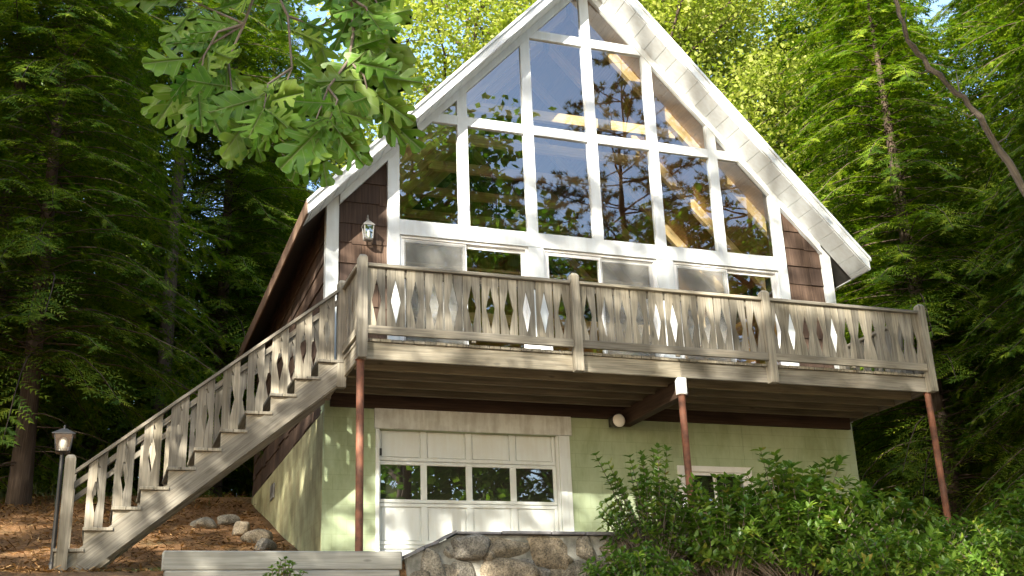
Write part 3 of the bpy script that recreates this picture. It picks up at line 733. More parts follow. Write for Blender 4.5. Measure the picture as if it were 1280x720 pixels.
# lamp post behind the newel
lx, ly = -7.635, -.6
lp = thing('lamp_post', 'black garden lamp post with pagoda lantern beside the foot of the stairs', 'lamp post', (lx, ly, hz(lx, ly)))
m = MB(); m.lathe([(.045, hz(lx, ly)-.1), (.045, hz(lx, ly)+.12), (.028, hz(lx, ly)+.15), (.024, 1.84), (.04, 1.86)], (lx, ly, 0), 12); m.build('post', 'black_metal', lp)
def frustum(m, cx, cy, z0, z1, a, b):
    V = [(cx-a, cy-a, z0), (cx+a, cy-a, z0), (cx+a, cy+a, z0), (cx-a, cy+a, z0), (cx-b, cy-b, z1), (cx+b, cy-b, z1), (cx+b, cy+b, z1), (cx-b, cy+b, z1)]
    return m.add(V, [[3, 2, 1, 0], [4, 5, 6, 7], [0, 1, 5, 4], [1, 2, 6, 5], [2, 3, 7, 6], [3, 0, 4, 7]])
def lantern_head(parent, cx, cy, z0, z1, a, b, metal, rt_=.05):
    m = MB(); frustum(m, cx, cy, z0-.02, z0, a*.8, a+.008); m.build('lantern_base', metal, parent)
    for sx in (-1, 1):
        for sy in (-1, 1):
            m = MB(); w = .007
            V = [(cx+sx*a+dx*w, cy+sy*a+dy*w, z0) for dx, dy in ((-1, -1), (1, -1), (1, 1), (-1, 1))]+[(cx+sx*b+dx*w, cy+sy*b+dy*w, z1) for dx, dy in ((-1, -1), (1, -1), (1, 1), (-1, 1))]
            m.add(V, [[3, 2, 1, 0], [4, 5, 6, 7], [0, 1, 5, 4], [1, 2, 6, 5], [2, 3, 7, 6], [3, 0, 4, 7]]); m.build('corner_bar', metal, parent)
    for k in range(4):
        c = [(-1, -1), (1, -1), (1, 1), (-1, 1)]; p, q = c[k], c[(k+1) % 4]
        MB().add([(cx+p[0]*a, cy+p[1]*a, z0), (cx+q[0]*a, cy+q[1]*a, z0), (cx+q[0]*b, cy+q[1]*b, z1), (cx+p[0]*b, cy+p[1]*b, z1)], [[0, 1, 2, 3]]).build('lantern_pane', 'pane_glass', parent)
    m = MB(); frustum(m, cx, cy, z1, z1+.012, b+rt_*.6, b+rt_*.6); frustum(m, cx, cy, z1+.0125, z1+.085, b+rt_*.5, .025); m.lathe([(.02, z1+.08), (.012, z1+.1), (.016, z1+.115), (.003, z1+.135)], (cx, cy, 0), 8)
    m.build('lantern_roof', metal, parent)
lantern_head(lp, lx, ly, 1.88, 2.08, .075, .105, 'black_metal')
MB().lathe([(.03, 1.885), (.045, 1.93), (.05, 1.98), (.042, 2.03), (.02, 2.06)], (lx, ly, 0), 12).build('frosted_chimney', 'frosted_white', lp, smooth=True)
wlm = thing('wall_lantern', 'small square metal wall lantern hung on the brown shingles left of the glass', 'wall lantern', (-3.76, -.0, 5.4))
lantern_head(wlm, -3.76, -.14, 5.24, 5.44, .055, .068, 'grey_metal', .03)
m = MB(); m.lathe([(.05, 0), (.05, -.02), (.02, -.03)], (-3.76, .0, 5.52), 10, 'y'); m.build('backplate', 'grey_metal', wlm)
arm = TB(); arm.tube([(-3.76, -.02, 5.52), (-3.76, -.06, 5.60), (-3.76, -.12, 5.63), (-3.76, -.14, 5.56)], [.008]*4, 6); put(bpy.data.objects.new('arm', arm.mesh('arm', 'grey_metal')), wlm)
MB().lathe([(.02, 5.25), (.03, 5.3), (.02, 5.38)], (-3.76, -.14, 0), 8).build('bulb', 'frosted_white', wlm, smooth=True)
fl = thing('floodlight', 'round white floodlight fixed beside the beam under the deck', 'floodlight', (0, -.2, 2.64))
m = MB(); m.lathe([(.055, .07), (.085, .0), (.105, -.1), (.105, -.115)], (-.03, -.25, 2.64), 20, 'y'); m.build('housing', 'black_metal', fl, smooth=True)
m = MB(); m.lathe([(.10, -.116), (.09, -.13), (.05, -.145), (.01, -.15)], (-.03, -.25, 2.64), 20, 'y'); m.build('lens', 'frosted_white', fl, smooth=True)
box('bracket', 'black_metal', fl, (-.06, -.19, 2.60), (.0, -.061, 2.68+.07), .004)

# ------------------------------------------------------------------ vegetation
def unit(a): return a/(np.linalg.norm(a, axis=-1, keepdims=True)+1e-9)
def leaflets(B, D, N, T, K, ll, lw, rs, droop=.15):
    """feather of narrow leaflets on twigs: base B, direction D, plane normal N, length T"""
    S = np.cross(N, D); tris = []; vals = []; n = len(B); base = rs.random(n)
    for k in range(K):
        s = (k+.6)/K; P = B+D*(T*s)[:, None]; P[:, 2] -= droop*T*s*s
        L = (ll*(1-.55*s))*(.75+.5*rs.random(n))
        for sg in (-1, 1):
            ld = unit(D*.7+S*sg+N*rs.normal(0, .25, (n, 1))); 
            tris.append(np.stack([P-D*lw, P+D*lw, P+ld*L[:, None]+np.array([0, 0, -.12])*L[:, None]], 1)); vals.append(np.clip(base+rs.normal(0, .12, n), 0, 1))
    P = B+D*(T*.9)[:, None]; P[:, 2] -= droop*T*.8
    tris.append(np.stack([P-S*lw, P+S*lw, P+D*(ll*1.1)], 1)); vals.append(base)
    Tn = np.concatenate(tris); V = Tn.reshape(-1, 3); return V, np.arange(len(V)).reshape(-1, 3), np.repeat(np.concatenate(vals), 3)
def trunk_pts(rs, H, lean=.02, n=9):
    z = np.linspace(-.3, H, n); w = np.cumsum(rs.normal(0, lean, (n, 2)), 0)*np.linspace(0, 1, n)[:, None]*H*.12
    return np.stack([w[:, 0], w[:, 1], z], 1)
def hemlock(seed, H, Rr, nb, zlow, K=6, ll=.10, lw=.013, step=.11, trunk_r=.2, dead=12):
    rs = np.random.default_rng(seed); tp = trunk_pts(rs, H)
    def tx(z): return np.stack([np.interp(z, tp[:, 2], tp[:, 0]), np.interp(z, tp[:, 2], tp[:, 1]), z], -1)
    tr = TB().tube(tp, trunk_r*np.clip(1-tp[:, 2]/H, .04, 1)**.8*np.where(tp[:, 2] < 0, 1.25, 1), 10, .04, rs); lim = TB()
    Bs, Ds, Ns, Ts = [], [], [], []
    for i in range(nb):
        f = (i+rs.random())/nb; z = zlow+(H-zlow)*f**1.05; L = (Rr*(1-f)**.62*(.65+.55*rs.random())+.25)
        az = i*2.39996+rs.normal(0, .3); dr = np.array([math.cos(az), math.sin(az), 0]); b0 = tx(np.array(z))
        rise, sag = rs.uniform(.0, .3), rs.uniform(.35, .65)
        s = np.linspace(0, 1, 6); cv = np.array([-dr[1], dr[0], 0])*rs.normal(0, .12)
        pts = b0+dr*(L*s)[:, None]+cv*(L*s*s)[:, None]; pts[:, 2] += L*(rise*s-sag*s*s)
        lim.tube(pts, .004+.014*(L/3)*(1-s*.9), 4)
        m = max(4, int(L*.88/step)); q = np.repeat(np.linspace(.14, 1, m), 2)+rs.normal(0, .02, 2*m); sg = np.tile([-1., 1.], m)
        P = np.stack([np.interp(q, s, pts[:, k]) for k in range(3)], 1)
        tan = unit(np.stack([np.gradient(np.interp(np.clip(q, 0, 1), s, pts[:, k]))*0+np.interp(q, s, np.gradient(pts[:, k])) for k in range(3)], 1))
        lat = unit(np.cross(tan, [0, 0, 1])); nrm = np.cross(lat, tan); ang = rs.uniform(.65, 1.1, 2*m)
        D = unit(tan*np.cos(ang)[:, None]+lat*(np.sin(ang)*sg)[:, None]+nrm*rs.normal(-.05, .16, (2*m, 1)))
        T = np.clip(.34*L*(1.05-q)**.7*(.6+.7*rs.random(2*m)), .12, .62)
        Bs.append(P); Ds.append(D); Ns.append(unit(np.cross(D, np.cross(nrm, D)))); Ts.append(T)
    for i in range(dead):
        z = zlow*rs.uniform(.25, 1); az = rs.random()*6.28; L = rs.uniform(.6, 1.8); b0 = tx(np.array(z)); s = np.linspace(0, 1, 4)
        pts = b0+np.array([math.cos(az), math.sin(az), 0])*(L*s)[:, None]; pts[:, 2] += L*(rs.uniform(-.1, .2)*s-.3*s*s); lim.tube(pts, .014*(1-.8*s), 4)
    V, F, v = leaflets(np.concatenate(Bs), np.concatenate(Ds), np.concatenate(Ns), np.concatenate(Ts), K, ll, lw, rs)
    return dict(trunk=tr.mesh('trunk', 'bark'), limbs=lim.mesh('limbs', 'bark'), crown=fastmesh('crown', V, F, 'hemlock_needles', v))
def leafquads(P, rs, size, flat=.6):
    n = len(P); N = unit(rs.normal(0, 1, (n, 3))*(1-flat)+np.array([0, 0, 1.])*flat+rs.normal(0, .3, (n, 3))); A = unit(np.cross(N, rs.normal(0, 1, (n, 3)))); B = np.cross(N, A)
    L = size*(.6+.7*rs.random(n))[:, None]; W = L*.36
    V = np.stack([P, P+A*L*.5+B*W-N*L*.06, P+A*L-N*L*.12, P+A*L*.5-B*W-N*L*.06], 1).reshape(-1, 3); i = np.arange(n)[:, None]*4
    F = np.concatenate([i+[0, 1, 2], i+[0, 2, 3]]); return V, F
def leafy(seed, H, Rr, zlow, nl, leaf, mat, trunk_r=.16, nlimb=18, shape=.8):
    rs = np.random.default_rng(seed); tp = trunk_pts(rs, H*.92, .03); tr = TB().tube(tp, trunk_r*np.clip(1-tp[:, 2]/H, .05, 1), 8, .03, rs); lim = TB(); pts_all = []
    tips = []
    for i in range(nlimb):
        f = (i+rs.random())/nlimb; z = zlow*.75+(H*.9-zlow*.75)*f; az = i*2.4+rs.normal(0, .4); L = Rr*(1-.75*abs(f-.35)**1.3)*(.7+.5*rs.random())
        b0 = np.array([np.interp(z, tp[:, 2], tp[:, 0]), np.interp(z, tp[:, 2], tp[:, 1]), z]); s = np.linspace(0, 1, 6)
        p = b0+np.array([math.cos(az), math.sin(az), 0])*(L*s)[:, None]+rs.normal(0, .05, (6, 3))*L*s[:, None]; p[:, 2] += L*rs.uniform(.3, .8)*s**.9
        lim.tube(p, .008+trunk_r*.35*(1-s)**1.2, 5)
        for k in range(9):
            q = rs.uniform(.35, 1); c = np.array([np.interp(q, s, p[:, j]) for j in range(3)]); d = unit(rs.normal(0, 1, 3)*[1, 1, .5]+[0, 0, .25]); l_ = rs.uniform(.35, .85)*Rr*.38
            t = np.linspace(0, 1, 4); pp = c+d*(l_*t)[:, None]; pp[:, 2] -= .15*l_*t*t; lim.tube(pp, .016*(1-.8*t), 4)
            for u in (.45, .75, 1): tips.append(c+d*l_*u)
    tips = np.array(tips); idx = rs.integers(0, len(tips), nl); P = tips[idx]+rs.normal(0, 1, (nl, 3))*[Rr*.085, Rr*.085, Rr*.06]
    V, F = leafquads(P, rs, leaf); tv = rs.random(len(tips)); v = np.clip(tv[idx]*.6+rs.random(nl)*.4, 0, 1)
    return dict(trunk=tr.mesh('trunk', 'pale_bark' if mat == 'maple_leaves' else 'bark'), limbs=lim.mesh('limbs', 'bark'), crown=fastmesh('crown', V, F, mat, np.repeat(v, 4)))
def pine(seed, H, Rr, zlow, nwh=13, per=6, trunk_r=.24, tufts=15):
    rs = np.random.default_rng(seed); tp = trunk_pts(rs, H); tr = TB().tube(tp, trunk_r*np.clip(1-tp[:, 2]/H, .04, 1), 10, .04, rs); lim = TB(); C, D0 = [], []
    for i in range(nwh):
        f = i/nwh; z0 = zlow+(H-zlow)*f
        for j in range(per):
            az = j*2*np.pi/per+i*.7+rs.normal(0, .25); z = z0+rs.normal(0, .15); L = Rr*(1-f)**.7*(.5+.6*rs.random())+.4; s = np.linspace(0, 1, 7)
            b0 = np.array([np.interp(z, tp[:, 2], tp[:, 0]), np.interp(z, tp[:, 2], tp[:, 1]), z]); dr = np.array([math.cos(az), math.sin(az), 0])
            p = b0+dr*(L*s)[:, None]+np.cumsum(rs.normal(0, .03*L, (7, 3)), 0)*s[:, None]; p[:, 2] += L*(rs.uniform(-.05, .15)*s+.22*s*s)
            lim.tube(p, .008+.035*(L/4)*(1-s), 5)
            for k in range(int(4+L*3)):
                q = rs.uniform(.3, 1); c = np.array([np.interp(q, s, p[:, m]) for m in range(3)]); d = unit(dr*.6+rs.normal(0, .7, 3)*[1, 1, .35]+[0, 0, .25]); l_ = rs.uniform(.25, .7)*min(1, L/2.5)
                lim.tube(np.stack([c, c+d*l_]), [.008, .003], 3)
                for u in np.linspace(.25, 1, 5): C.append(c+d*l_*u+rs.normal(0, .03, 3)); D0.append(d)
    C = np.array(C); D0 = np.array(D0); n = len(C); idx = np.repeat(np.arange(n), tufts)
    d = unit(D0[idx]*.5+rs.normal(0, .7, (len(idx), 3))+[0, 0, .25]); L = rs.uniform(.11, .19, len(idx))[:, None]; w = unit(np.cross(d, rs.normal(0, 1, (len(idx), 3))))*.011
    P = C[idx]; V = np.stack([P-w, P+w, P+d*L], 1).reshape(-1, 3); v = np.clip(rs.random(n)[idx]*.7+rs.random(len(idx))*.3, 0, 1)
    return dict(trunk=tr.mesh('trunk', 'bark'), limbs=lim.mesh('limbs', 'bark'), crown=fastmesh('crown', V, np.arange(len(V)).reshape(-1, 3), 'pine_needles', np.repeat(v, 3)))
def plant(kind, ms, x, y, label, cat='tree', group=None, rot=0, sc=1, sink=.1):
    t = thing(kind, label, cat, (x, y, hz(x, y)-sink), group); t.rotation_euler.z = rot; t.scale = (sc, sc, sc)
    for nm, me in ms.items():
        o = shared(nm, me, t, (0, 0, 0), True)
    return t
hemA = hemlock(1, 15, 3.7, 330, 2.6, 6, .125, .019); hemB = hemlock(2, 18, 4.2, 330, 4.2, 6, .125, .019); hemT = hemlock(4, 25, 4.4, 250, 12.5, 6, .14, .022, .12, .26); hemC = hemlock(3, 12, 3.6, 330, .7, 7, .115, .016, .10)
mapA = leafy(11, 15, 4.6, 3.0, 62000, .105, 'maple_leaves', .16, 26); mapB = leafy(12, 17, 4.2, 3.5, 62000, .10, 'maple_leaves', .14, 28)
pinA = pine(21, 19, 4.6, 5.5); pinB = pine(22, 16, 4.2, 4.5)
oakT = leafy(31, 13, 4.0, 3.0, 14000, .2, 'oak_leaf', .2)
GL_ = 'hemlocks in the dark wood left of the stairs'; GR_ = 'hemlocks right of the house'; GB_ = 'sunlit broadleaf trees behind the house'; GF_ = 'trees facing the house, mirrored in its glass'
for (ms, x, y, r, s, lb) in (
    (hemT, -9.3, 7.5, .3, .72, 'tall hemlock with thick bare trunk at the left edge of the photo'),
    (hemA, -8.5, 6.6, 1.9, .95, 'hemlock with straight brown trunk just behind the lamp post'),
    (hemT, -6.0, 10.5, 2.6, .75, 'hemlock with dark trunk seen through the upper stair railing'),
    (hemC, -10.8, 10.5, .9, 1.2, 'low branched hemlock behind the leftmost trunks'),
    (hemC, -7.4, 13.2, 3.3, 1.25, 'dense dark hemlock farther back between the left trunks'),
    (hemA, -4.6, 12.6, 4.3, 1.05, 'hemlock behind the left eave of the house'),
    (hemB, -12.5, 6.0, 5.1, .9, 'hemlock outermost on the left, only branch tips in view'),
    (hemA, -3.0, 16.5, .5, 1.2, 'hemlock rising behind the left roof slope, above the oak leaves')): plant('hemlock_tree', ms, x, y, lb, 'tree', GL_, r, s)
for (ms, x, y, r, s, lb) in (
    (hemC, 8.3, 2.6, .2, 1.1, 'hemlock with drooping sprays closest to the right deck railing'),
    (hemC, 8.6, -1.6, 2.2, .8, 'nearest hemlock at the right edge, lit feathery sprays'),
    (hemA, 10.2, 5.5, 1.2, 1.05, 'tall hemlock behind the right steel post, dark trunk'),
    (hemB, 12.5, 2.2, 3.0, 1.0, 'tall hemlock filling the upper right corner'),
    (hemA, 12.6, 11.5, 5.2, 1.1, 'hemlock beside the right roof tip, behind the nearer ones'),
    (hemC, 13.5, 8.0, 4.4, 1.3, 'dense hemlock deep in the wood at the right'),
    (hemB, 16.0, 6.0, .7, 1.15, 'hemlock farthest to the right behind the corner'),
    (hemB, 14.6, 11.5, 2.7, 1.15, 'tall hemlock between the right roof tip and the upper right corner'),
    (hemA, 11.2, -.4, 4.9, 1.1, 'hemlock right of the nearest one, cut by the right edge')): plant('hemlock_tree', ms, x, y, lb, 'tree', GR_, r, s)
for (ms, x, y, r, s, lb) in (
    (mapA, 6.6, 12.5, .3, 1.3, 'bright yellow green broadleaf tree right behind the right roof slope'),
    (mapB, 9.3, 12.5, 1.5, 1.25, 'tall sunlit broadleaf tree between the roof and the right hemlocks'),
    (mapA, 12.0, 15.5, 2.7, 1.4, 'sunlit broadleaf tree partly hidden by the right hemlocks'),
    (mapB, 10.2, 18.5, 5.0, 1.6, 'tallest sunlit broadleaf tree, farthest behind the right roof slope'),
    (mapB, 3.0, 15.5, 4.0, 1.45, 'sunlit broadleaf tree peeping out left of the roof peak')): plant('maple_tree', ms, x, y, lb, 'tree', GB_, r, s)
# the wood goes on behind the viewer: these trees shade the house and show in its glass
for (nm, ms, x, y, r, s, lb) in (
    ('pine_tree', pinA, 7.6, -14.0, .4, 1.12, 'tall white pine mirrored in the upper middle window panes'),
    ('pine_tree', pinB, 4.0, -16.0, 2.0, 1.12, 'white pine mirrored low in the second column of panes'),
    ('pine_tree', pinA, 12.5, -15.0, 3.6, 1.2, 'white pine mirrored in the right window panes'),
    ('oak_tree', oakT, .4, -13.8, 1.0, 1.45, 'oak mirrored in the leftmost tall pane'),
    ('oak_tree', oakT, 9.6, -10.5, 2.4, 1.0, 'oak mirrored in the lower right panes'),
    ('oak_tree', oakT, 15.5, -10.5, 4.4, 1.25, 'oak mirrored at the right end of the sliding doors'),
    ('oak_tree', oakT, 4.8, -13.0, 3.4, .95, 'oak mirrored in the lower middle panes'),
    ('hemlock_tree', hemB, 11.0, -19.0, 2.2, 1.05, 'hemlock mirrored in the fourth column of panes'),
    ('hemlock_tree', hemC, 13.0, -12.0, .9, 1.3, 'bushy hemlock mirrored in the fifth column of panes'),
    ('pine_tree', pinB, 8.5, -22.5, 5.0, 1.3, 'far white pine mirrored between the middle mullions')): plant(nm, ms, x, y, lb, 'tree', GF_, r, s)
for (nm, ms, x, y, r, s, lb) in (
    ('pine_tree', pinB, -13.8, -10.5, .8, 1.0, 'pine left of the viewer casting dappled shade on the stairs'),
    ('pine_tree', pinA, -17.2, -16.0, 2.1, 1.38, 'tall pine behind the viewer to the left, dappling the gable'),
    ('pine_tree', pinA, -13.2, -17.4, 3.1, 1.1, 'pine close behind the viewer, dappling the sliding doors'),
    ('pine_tree', pinB, -20.5, -12.0, 1.7, 1.25, 'pine far left of the viewer, dappling the needle slope'),
    ('pine_tree', pinA, -15.5, -19.5, 5.5, 1.3, 'pine behind the viewer to the left, next to the tall pine that dapples the gable'),
    ('hemlock_tree', hemT, -10.2, -19.6, 4.1, 1.06, 'hemlock straight behind the viewer, shading the right gable side'),
    ('hemlock_tree', hemT, -23.5, -3.5, 1.7, 1.0, 'high crowned hemlock beyond the other trees left of the stairs'),
    ('hemlock_tree', hemT, -17.5, -8.6, 3.7, .95, 'high crowned hemlock left of the viewer, shading the dark wood'),
    ('hemlock_tree', hemT, -20.0, -6.0, 4.7, 1.0, 'tall high crowned hemlock far left of the stairs, outside the view'),
    ('hemlock_tree', hemB, -19.0, -2.0, 2.3, 1.0, 'hemlock left of the needle slope, outside the view'),
    ('hemlock_tree', hemA, -24.0, 2.5, 1.3, 1.2, 'hemlock far to the left of the needle slope')): plant(nm, ms, x, y, lb, 'tree', 'trees on the sunny side', r, s)
# the far wood, one mass
def far_wood():
    rs = np.random.default_rng(77); Vs, Fs, vv = [], [], []; n0 = 0
    spots = [(-24+6*i+rs.normal(0, 1.5), 22+rs.normal(0, 2.5)) for i in range(12)]+[(-22+3.2*i, 17+rs.normal(0, 2)) for i in range(5)]+[(19+rs.normal(0, 1), 2+4*i) for i in range(5)]
    for (x, y) in spots:
        n = 9000; Hh = rs.uniform(11, 17); f = rs.random(n)**1.2; th = rs.random(n)*6.283; rr = (3.6*(1-f)**.6)*np.sqrt(rs.random(n))
        P = np.stack([x+rr*np.cos(th), y+rr*np.sin(th), hz(x, y)+.3+f*Hh-rr*.3], 1)
        P += np.sin(P[:, [1, 2, 0]]*2.3)*.3; V, F = leafquads(P, rs, .42, .35)
        Vs.append(V); Fs.append(F+n0); n0 += len(V); vv.append(np.repeat(rs.random(n), 4))
    o = put(bpy.data.objects.new('far_wood', fastmesh('far_wood', np.concatenate(Vs), np.concatenate(Fs), 'hemlock_needles', np.concatenate(vv))))
    tag(o, 'dark evergreen wood closing the view behind the house and the nearer trees', 'woods', None, 'stuff')
far_wood()

# shrubs in front of the stone wall and the basement
def shrub(seed, rx, ry, hh, ntip, leaf, x, y, z, label, tall=0, name='laurel_shrub'):
    rs = np.random.default_rng(seed); st = TB(); P, A = [], []
    t = thing(name, label, 'shrub', (x, y, z), 'shrubs in front of the basement')
    for i in range(ntip):
        th = rs.random()*6.283; u = rs.random()**.55; lump = 1+.22*math.sin(th*2+seed)+.16*math.sin(th*5+2*seed); zz = hh*(.06+.94*rs.random()**.75*max(.1, 1-.6*u**3))*(.85+.3*rs.random()); q = np.array([math.cos(th)*rx*u*lump, math.sin(th)*ry*u*lump, zz])
        if tall and i < tall: q = np.array([rs.normal(0, rx*.5), rs.normal(0, ry*.3), hh*rs.uniform(1.0, 1.22)])
        b0 = np.array([q[0]*.25+rs.normal(0, .05), q[1]*.25, -.25]); s = np.linspace(0, 1, 5)
        p = b0+(q-b0)*s[:, None]; p[:, :2] += (q[:2]-b0[:2])*(-.18*np.sin(np.pi*s))[:, None]
        st.tube(p, .004+.007*(1-s), 4); d = unit(p[-1]-p[-2])
        for k in range(rs.integers(3, 6) if not (tall and i < tall) else 7):
            c = p[-1]-d*.075*k; 
            for j in range(6):
                az = j*1.047+k*.5+rs.normal(0, .2); e = unit(np.cross(d, [.3, .1, 1])); g = np.cross(d, e)
                P.append(c); A.append(unit((e*math.cos(az)+g*math.sin(az))*1.0+d*rs.uniform(.25, .9)+np.array([0, 0, .1])))
    P = np.array(P); A = np.array(A); n = len(P); B = unit(np.cross(A, [0, 0, 1]+rs.normal(0, .25, (n, 3)))); N = np.cross(B, A); L = leaf*(.65+.6*rs.random(n))[:, None]; W = L*.2
    V = np.stack([P, P+A*L*.33+B*W+N*W*.35, P+A*L*.68+B*W*.9+N*W*.25-N*L*.04, P+A*L-N*L*.14, P+A*L*.68-B*W*.9+N*W*.25-N*L*.04, P+A*L*.33-B*W+N*W*.35, P+A*L*.5-N*L*.02], 1).reshape(-1, 3)
    i = np.arange(n)[:, None]*7; F = np.concatenate([i+q for q in ([0, 1, 6], [1, 2, 6], [2, 3, 6], [3, 4, 6], [4, 5, 6], [5, 0, 6])])
    v = np.repeat(np.clip(np.repeat(rs.random(n//6+1), 6)[:n]*.55+rs.random(n)*.45, 0, 1), 7)
    fo = shared('foliage', fastmesh('foliage', V, F, 'laurel_leaves', v), t, (0, 0, 0), True); fo['kind'] = 'stuff'
    shared('stems', st.mesh('stems', 'pale_bark'), t, (0, 0, 0), True)
    return t
shrub(1, .62, .5, 1.05, 170, .085, -1.05, -3.25, .35, 'loose upright shrub with thin tall shoots right of garage door', 9)
shrub(11, .55, .5, 1.0, 210, .1, -.3, -3.55, .15, 'laurel hiding the lower part of the small basement window')
shrub(2, .95, .7, 1.3, 430, .115, .55, -3.75, .05, 'large dense laurel in front of the small basement window')
shrub(3, .8, .7, 1.0, 300, .115, 1.75, -3.5, .05, 'laurel in the middle, right of the middle steel post')
shrub(4, .8, .6, .75, 260, .105, 2.6, -3.6, .0, 'low laurel between the middle shrubs and the right steel post')
shrub(5, .9, .7, 1.05, 330, .115, 3.9, -3.9, .0, 'laurel in the bottom right corner of the photo')
shrub(6, .7, .5, .55, 180, .085, -1.5, -3.75, -.15, 'low bright shrub against the right end of the stone wall', 0)
shrub(7, .9, .6, .7, 260, .1, 1.2, -4.6, -.25, 'low laurel at the bottom edge in front of the large one')
shrub(8, .9, .6, .75, 260, .1, 2.9, -4.5, -.2, 'low laurel at the bottom edge left of the corner laurel')
shrub(9, .8, .7, 1.0, 260, .11, 5.6, -2.8, .4, 'laurel behind the corner laurel, right of the steel post')
shrub(10, .22, .15, .26, 40, .05, -5.35, -3.4, .02, 'little sprig growing in front of the timber wall')
def grass(name, cx, cy, rx, ry, n, h_, label, seed):
    rs = np.random.default_rng(seed); x = cx+rs.normal(0, rx, n); y = cy+rs.normal(0, ry, n); P = np.stack([x, y, height(x, y)-.01], 1)
    d = unit(rs.normal(0, .35, (n, 3))+[0, 0, 1.]); L = h_*(.5+.8*rs.random(n))[:, None]; w = unit(np.cross(d, rs.normal(0, 1, (n, 3))))*.006
    V = np.stack([P-w, P+w, P+d*L], 1).reshape(-1, 3); o = put(bpy.data.objects.new(name, fastmesh(name, V, np.arange(len(V)).reshape(-1, 3), 'grass_blades', np.repeat(rs.random(n), 3))))
    tag(o, label, 'grass', None, 'stuff')
grass('grass', -6.35, -.9, .4, .45, 3500, .09, 'patch of short green grass under the lower stairs', 5)
grass('undergrowth', -9.5, 9.5, 2.2, 1.0, 6000, .3, 'sunlit green undergrowth at the foot of the left trunks', 6)

def litter():
    rs = np.random.default_rng(9); n = 26000; x = rs.uniform(-13, -4.45, n); y = rs.uniform(-3.2, 8, n); keep = ~((x > -6.6) & (y < -2.6)); x, y = x[keep], y[keep]; n = len(x)
    P = np.stack([x, y, height(x, y)+.008+.02*rs.random(n)], 1); a = rs.random(n)*6.283; d = np.stack([np.cos(a), np.sin(a), rs.normal(.12, .22, n)], 1); w = np.stack([-np.sin(a), np.cos(a), rs.normal(0, .3, n)], 1)
    L = (.05+.10*rs.random(n)**2)[:, None]; W = .004+.012*(rs.random(n)[:, None]**4)
    V = np.stack([P-w*W, P+w*W, P+d*L+w*W, P+d*L-w*W], 1).reshape(-1, 3); o = put(bpy.data.objects.new('needle_litter', fastmesh('needle_litter', V, np.arange(len(V)).reshape(-1, 4), 'litter', np.repeat(rs.random(n), 4))))
    tag(o, 'brown fallen needles and twigs strewn over the slope', 'litter', None, 'stuff')
leafmat('litter', [(0, (.08, .042, .02)), (.6, (.32, .165, .06)), (1, (.52, .34, .16))], .1, .02)
litter()
def pix(x, y, d):
    """point at distance d in the direction of a pixel of the 1280 x 720 photograph"""
    v_ = (fw+rt*((x-640)/1426.23)-up*((y-360)/1426.23)).normalized(); return CAM+v_*d
# bare leaning trunk at the right
bt = thing('bare_sapling', 'bare curved grey trunk leaning across the upper right corner', 'tree', (6.2, -7.6, hz(6.2, -7.6)))
tb = TB(); s = [(6.2, -7.6, hz(6.2, -7.6)-.3), (5.6, -7.0, .4), (4.6, -6.3, 2.2)]+[tuple(pix(x, y, 15)) for x, y in ((1330, 310), (1280, 232), (1245, 180), (1222, 140), (1200, 118), (1165, 88), (1142, 62), (1128, 30), (1120, 0), (1108, -50), (1100, -120))]
s = np.array(s); s0 = s; u_ = np.linspace(0, len(s)-1, 41); s = np.stack([np.interp(u_, np.arange(len(s0)), s0[:, k]) for k in range(3)], 1)
s[1:-1] = (s[:-2]+s[1:-1]*2+s[2:])/4; s += np.random.default_rng(3).normal(0, .012, s.shape)
tb.tube(s, np.interp(u_, np.linspace(0, len(s0)-1, 5), [.05, .045, .034, .029, .018])*np.random.default_rng(5).uniform(.88, 1.15, 41), 10, .05, np.random.default_rng(3)); s = s0; put(bpy.data.objects.new('trunk', tb.mesh('trunk', 'pale_bark')), bt)
for k, (i, d, l_) in enumerate(((5, (.5, -.1, .3), .5), (7, (.3, .3, .6), .7), (8, (-.6, .1, -.2), .45), (6, (-.5, .1, -.3), .35), (10, (.4, .2, .5), .5))):
    q = TB(); p = np.array(s[i]); d = np.array(d); q.tube([p, p+d*l_*.6, p+d*l_+[0, 0, .08]], [.012, .008, .003], 5); put(bpy.data.objects.new('twig', q.mesh('twig', 'pale_bark')), bt)

